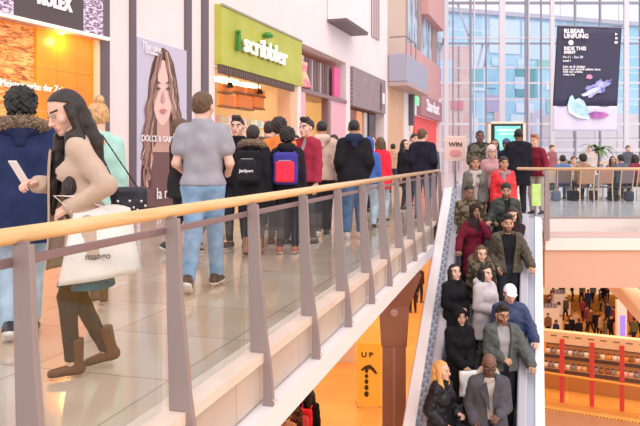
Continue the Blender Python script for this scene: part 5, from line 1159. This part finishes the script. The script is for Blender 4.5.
for u, Z, H, c, ph, lb in ((393, 24, 1.7, (.5, .3, .2), 180, 'far shopper in tan coat by terracotta wall'), (344, 19, 1.68, (.45, .1, .12), 0, 'far shopper in dark red, between the two sweatshirts'), (296, 15, 1.7, (.5, .42, .4), 10, 'far shopper in pale top by the white pilaster'), (262, 14.5, 1.65, (.3, .1, .1), 0, 'far shopper in rust top in card shop doorway'), (432, 22, 1.7, (.1, .1, .14), 0, 'far shopper in charcoal under the rose shop sign')):
    person(lb, G(u, Z), ph, H=H, res=.03, hair='short', hairc='dark', top=c, pants=(.05, .06, .09))

# --- at the head of the escalator
person('tall dark-skinned man in olive camouflage jacket at top of escalator', G(480, 15.0), -5, H=1.80, res=.02, hair='fade', hairc='black', skin='dark', top=(.14, .13, .10), topk='camo', puff=.045, hem=.8, arms=('belly', 'pocket'), build=1.08)
person('woman with long dark hair behind the camouflage jacket', G(494.5, 15.9), -10, H=1.64, sex='f', res=.022, hair='long', hairc='dark', top=(.25, .12, .13), skin='tan')
person('person in dark blue beanie between the top-of-escalator group', G(506.5, 15.3), 0, H=1.62, res=.022, hair='short', hairc='dark', hat='beanie', hatc=(.1, .13, .25), top=(.02, .02, .04), skin='mid')
person('tall back-turned man in black coat at top of escalator', G(518.5, 14.6), 172, H=1.82, res=.02, hair='fade', hairc='black', skin='dark', top=(.014, .014, .022), puff=.045, hem=.62, arms=('down', 'down'), build=1.08)
person('ginger-haired young man in maroon jumper leaning by the newel', G(537, 14.95), -48, H=1.70, res=.02, hair='quiff', hairc='ginger', skin='pale', top=(.22, .02, .04), puff=.022, hem=.86, pants=(.45, .38, .33), arms=('belly', 'rail'), lean=.12)
# --- on the escalator
cosA, sinA = math.cos(math.radians(ang)), math.sin(math.radians(ang))
def esc(label, u, vt, phi, H=1.72, dx=None, **k):
    # solve for the distance down the flight that gives this head height
    lo_, hi_ = 0.0, 9.0
    for _ in range(50):
        d_ = (lo_+hi_)/2; Z = 13.3-cosA*d_; v = HZ+FP*(EYE-(H-tE*d_-tE*.1))/Z
        if v < vt: lo_ = d_
        else: hi_ = d_
    i = int(d_/.4); z = zst(i) if d_ > .02 else .012
    y = -.4*i-.2 if d_ > .02 else .2
    # lateral offset so that it stands under pixel u
    Xc0 = T0.dot(RT); Zc0 = T0.dot(FW)
    Z = Zc0+cosA*y; xl = ((u-CU)/FP*Z-(Xc0+sinA*y))/cosA
    for _ in range(6):
        Z = Zc0+cosA*y-sinA*xl; xl = ((u-CU)/FP*Z-(Xc0+sinA*y))/cosA
    xl = max(-.42, min(.40, xl)) if dx is None else dx
    p = ME@Vector((xl, y, z))
    return person(label, p, phi, H=H, **k)
esc('person in pale knitted hat and glasses near top of escalator', 491.5, 155, 0, H=1.60, sex='f', res=.02, hair='bob', hairc='grey', hat='beanie', hatc=(.75, .5, .5), top=(.5, .27, .28), skin='pale', extras=(('glasses',),))
esc('woman in grey-green coat with pale scarf, left of woman in red', 475, 163, 0, H=1.66, sex='f', res=.02, hair='pony', hairc='brown', top=(.16, .15, .13), puff=.04, shirt=(.5, .4, .38), openw=.07, skin='tan', extras=(('scarf', (.5, .42, .4)),))
esc('woman in red quilted jacket and grey scarf with dark tied hair', 503.5, 163, 5, H=1.66, sex='f', res=.02, hair='pony', hairc='dark', top=(.75, .03, .04), topk='shiny', puff=.04, skin='tan', extras=(('scarf', (.3, .22, .22)),))
YC = esc('dark-skinned youth in brown camouflage jacket holding white papers', 469, 187, 5, H=1.70, sex='m', res=.018, hair='fade', hairc='black', skin='mid', top=(.22, .17, .11), topk='camo', puff=.04, arms=('belly', 'railhi'), head=(0, -15))
esc('man with short black hair in dark green-black jacket and zip', 506, 184, -5, H=1.74, res=.018, hair='short', hairc='black', skin='tan', top=(.03, .035, .03), topk='shiny', puff=.04, shirt=(.02, .02, .02), openw=.04, beard=True, arms=('railhi', 'belly'), head=(-8, -12))
esc('dark brown long-haired woman in plum top with hand raised to her face', 520, 206, -35, H=1.62, sex='f', res=.018, hair='long', hairc='dark', skin='pale', top=(.03, .015, .02), arms=('down', 'face'), head=(10, -25))
esc('woman in maroon top and dark brown headscarf touching her mouth', 475, 213, 8, H=1.66, sex='f', res=.016, hair='hijab', hatc=(.035, .02, .022), skin='mid', top=(.15, .012, .03), puff=.03, hem=.5, arms=(((.36, .18, .98), (.6, -.6, -1), 'grip'), 'face'))
esc('bearded man with swept black hair in dark olive bomber jacket', 507.5, 220, -2, H=1.78, res=.015, hair='quiff', hairc='black', skin='tan', top=(.075, .06, .04), topk='shiny', puff=.042, shirt=(.012, .012, .014), openw=.11, beard=True, arms=('pocket', ((.31, .22, 1.0), (.6, -.6, -1), 'grip')), build=1.05)
esc('young woman with brown hair in olive fur-hooded parka', 481, 247, 5, H=1.60, sex='f', res=.016, hair='long', hairc='brown', skin='pale', top=(.15, .12, .08), topk='camo', puff=.045, extras=(('furhood',),), arms=('belly', 'belly'), head=(0, -12))
esc('woman with black bob looking right in light grey coat and hood', 485, 262, 38, H=1.62, sex='f', res=.016, hair='bob', hairc='black', skin='pale', top=(.52, .47, .48), puff=.045, hem=.6, extras=(('hood',),), arms=('belly', 'front'))
esc('woman with black bob in black coat beside the left handrail', 453, 278, 25, H=1.62, sex='f', res=.016, hair='bob', hairc='black', skin='pale', top=(.014, .012, .015), puff=.035, hem=.55, arms=('belly', 'front'), head=(-8, 5))
esc('person in white baseball cap and navy anorak on right of escalator', 514, 280, -4, H=1.68, res=.016, hair='short', hairc='dark', skin='pale', hat='cap', hatc=(.78, .77, .85), top=(.035, .05, .13), topk='shiny', puff=.05, hem=.85, arms=('belly', ((.31, .2, 1.0), (.6, -.6, -1), 'grip')), pants=(.05, .08, .16), head=(0, -18))
RB = esc('woman in black headscarf and long black robe on left of escalator', 459.5, 316, 12, H=1.66, sex='f', res=.015, hair='hijab', hatc=(.01, .009, .011), skin='tan', top=(.01, .009, .012), puff=.04, hem=.4, arms=('front', 'front'))
esc('bearded young man in spectacles and grey quilted bomber jacket', 502, 318, 5, H=1.74, res=.014, hair='quiff', hairc='black', skin='tan', top=(.08, .09, .085), topk='shiny', puff=.048, shirt=(.34, .32, .33), openw=.09, beard=True, extras=(('glasses',),), arms=('belly', ((.31, .26, 1.0), (.6, -.6, -1), 'grip')), head=(6, -12), build=1.04)
BM = esc('bald bespectacled man in charcoal wool overcoat and cream scarf', 489, 344, -5, H=1.80, res=.013, hair=None, skin='dark', top=(.09, .085, .10), puff=.04, hem=.5, shirt=(.55, .48, .42), openw=.07, pants=(.02, .02, .03), extras=(('glasses',), ('lapels', (.075, .07, .085)), ('scarf', (.52, .42, .34))), arms=('pocket', 'belly'), head=(0, -22), build=1.12)
esc('strawberry blonde woman in black quilted jacket at bottom of view', 440, 377, 55, H=1.66, sex='f', res=.013, hair='long', hairc='strawb', skin='pale', top=(.015, .014, .018), topk='shiny', puff=.045, hem=.7, head=(0, 2), arms=('pocket', 'belly'))

def held(I, sd, label, name, cat, half, off_, m, tilt=0.0):
    w_ = I['wr'][sd]; M_ = I['M']@Matrix.Translation((w_[0]+off_[0], w_[1]+off_[1], w_[2]+off_[2]))@Matrix.Rotation(tilt, 4, 'X')
    mb = MB(); a_, b_, c_ = half; n = 8; V = []; 
    for j in range(n+1):
        for i in range(n+1): V.append(((i/n*2-1)*a_, .012*math.sin(i*1.3+j)+b_, (j/n*2-1)*c_))
    F = [(j*(n+1)+i, j*(n+1)+i+1, (j+1)*(n+1)+i+1, (j+1)*(n+1)+i) for j in range(n) for i in range(n)]
    mb.add(V, F); o = mb.build(name, [m], None, M_, smooth=True); s_ = o.modifiers.new('thick', 'SOLIDIFY'); s_.thickness = b_*2; tag(o, label, cat); return o
PAP = mat('paper_white', (.88, .85, .84), .6)
held(YC, 1, 'white papers held by youth in brown camouflage jacket', 'papers', 'papers', (.13, .006, .09), (-.05, .10, .02), PAP, -.9)
held(RB, 1, 'white carrier bag held low by woman in black robe', 'shopping_bag', 'bag', (.13, .03, .17), (-.02, .08, -.20), PAP)
# --- cafe diners
for u, Z, ph, H, sx, hr, hc, c, pc, lb in ((563, 20.2, 170, 1.7, 'm', 'short', 'dark', (.12, .2, .42), (.15, .22, .35), 'seated diner in blue denim jacket'), (583.5, 19.7, 178, 1.72, 'f', 'curly', 'black', (.35, .2, .13), (.05, .05, .06), 'seated diner with bushy black hair in tan coat, back turned'),
        (622, 20.0, 190, 1.72, 'm', 'short', 'dark', (.12, .13, .17), (.05, .06, .09), 'seated diner in dark slate jacket'), (636, 20.4, 200, 1.72, 'f', 'bob', 'dark', (.25, .04, .07), (.05, .04, .05), 'seated diner in maroon at right frame edge'),
        (573, 21.6, 0, 1.66, 'm', 'short', 'brown', (.5, .35, .3), (.1, .1, .15), 'seated diner in dusty pink facing the camera'), (612, 21.8, 0, 1.66, 'f', 'long', 'dark', (.3, .14, .12), (.1, .1, .15), 'seated long-haired diner in rust facing the camera')):
    person(lb, G(u, Z), ph, H=H, sex=sx, res=.024, hair=hr, hairc=hc, top=c, pants=pc, legs='sit', hem=.9, arms=('lap', 'lap'), skin='tan' if hc == 'dark' else 'pale', lean=.08)
for u, Z, ph, c, lb in ((552, 26, 30, (.3, .1, .12), 'standing visitor in wine red behind the cafe, left'), (590, 28, -30, (.6, .5, .45), 'standing visitor in cream behind the cafe, centre'), (628, 27, 10, (.1, .1, .12), 'standing visitor in black behind the cafe, right'), (546, 23, 60, (.35, .3, .3), 'standing visitor in grey beside the newel')):
    person(lb, G(u, Z), ph, H=1.7 if u != 546 else 1.35, res=.03, hair='short', hairc='brown', top=c)
# --- lower floor
I = person('person in black hooded top with red rucksack on the lower floor', G(309, 14.3, -5.2), 160, H=1.70, sex='f', res=.02, hair='long', hairc='black', skin='mid', top=(.012, .01, .012), puff=.04, hem=.6, head=(55, 0))
backpack(I, 'bright red rucksack carried on the lower floor', (.75, .03, .05), (.85, .12, .14))
person('brown-haired person in patterned brown coat on the lower floor', G(293, 14.1, -5.2), 150, H=1.68, sex='f', res=.022, hair='long', hairc='brown', skin='pale', top=(.2, .09, .06), topk='camo', hem=.6)
person('person in tan top with pale shawl under the walkway edge', G(287, 13.4, -5.2), 170, H=1.6, sex='f', res=.022, hair='bun', hairc='brown', skin='pale', top=(.55, .28, .16))
person('far figure in black seen between column and escalator', G(413, 29, -5.2), 180, H=1.76, res=.03, hair='short', hairc='black', top=(.02, .015, .02))
person('far figure in charcoal seen left of escalator edge', G(419, 31, -5.2), 150, H=1.7, res=.03, hair='short', hairc='black', top=(.06, .03, .03))
cr = [(548, 45, 'brown'), (553, 54, 'rust'), (559, 48, 'white'), (567.5, 43, 'black'), (571, 44, 'black'), (579, 43.5, 'black'), (586, 47, 'maroon'), (591, 46, 'brown'), (596, 45.5, 'black'), (593, 56, 'grey'), (600, 53, 'charcoal'), (603, 55, 'black'), (611, 44, 'black'), (614, 47, 'maroon'), (630, 46, 'rust'), (636, 50, 'brown'), (607, 57, 'rust'), (562, 57, 'brown'), (572, 57, 'maroon'), (582, 56, 'grey'), (628, 56, 'black'), (641, 45, 'black'), (618, 52, 'charcoal'), (556, 43, 'navy'), (575.5, 45.5, 'tan'), (583, 49.5, 'maroon'), (605, 43.2, 'olive'), (608, 48, 'navy'), (617, 43.5, 'rust'), (634, 43.4, 'olive'), (600, 44.6, 'tan'), (566, 50, 'olive'), (588, 52.5, 'navy'), (639, 55, 'tan'), (549, 50.5, 'charcoal')]
cc = {'brown': (.2, .09, .05), 'rust': (.5, .15, .07), 'white': (.85, .8, .78), 'black': (.012, .01, .014), 'maroon': (.22, .03, .04), 'grey': (.3, .27, .27), 'charcoal': (.07, .06, .07), 'navy': (.02, .03, .09), 'tan': (.5, .3, .18), 'olive': (.1, .09, .04)}
pos = {}
for i, (u, Z, c) in enumerate(cr):
    pos.setdefault(c, []).append((u, Z))
for i, (u, Z, c) in enumerate(cr):
    L = sorted(pos[c]); n = L.index((u, Z)); ord_ = ['leftmost', 'second from left', 'third from left', 'fourth from left', 'fifth from left', 'sixth from left', 'rightmost', 'eighth', 'ninth']
    w_ = 'only one' if len(L) == 1 else (ord_[n] if n < 6 and n < len(L)-1 else ('rightmost' if n == len(L)-1 else 'second from right'))
    person('distant %s-clad shopper on lowest level, %s in %s' % (c, w_, c), G(u, Z, -10.4), (0, 180, 60, -60)[i % 4], H=1.64+.14*((i*7) % 5)/5, res=.036, hair='short', hairc='black', top=cc[c], pants=(.02, .02, .03), legs='walk' if i % 2 else 'stand', skin=('tan', 'pale', 'mid')[i % 3], eyes=False)
for u, Z, c, hw, lb in ((573, 19.9, (.015, .015, .02), .17, 'black bag on the floor between the left cafe chairs'), (592.5, 20.0, (.04, .03, .03), .14, 'dark brown bag on floor right of the tan coat diner'), (613, 19.8, (.02, .02, .03), .15, 'black bag on floor left of the slate jacket diner'), (629, 19.6, (.05, .05, .07), .13, 'charcoal bag on floor near the right frame edge'), (556, 19.8, (.12, .14, .2), .13, 'slate blue bag on floor by the beige chair')):
    Mg = frameM(G(u, Z), A); t = empty('shoulder_bag', Mg, lb, 'bag')
    V, F = smesh([('b', (0, 0, .15), (hw-.06, .04, .09), .05, .03)], .02, disp=lump(.008, 25)); link('bag_body', mesh_from('bag_body', V, F), fab(c), t, Mg)
    V, F = smesh([('c', (-hw*.5, 0, .27), (-hw*.3, 0, .38), .012, .012, .01), ('c', (-hw*.3, 0, .38), (hw*.3, 0, .38), .012, .012, .01), ('c', (hw*.3, 0, .38), (hw*.5, 0, .27), .012, .012, .01)], .012); link('handle', mesh_from('handle', V, F), fab(c), t, Mg)
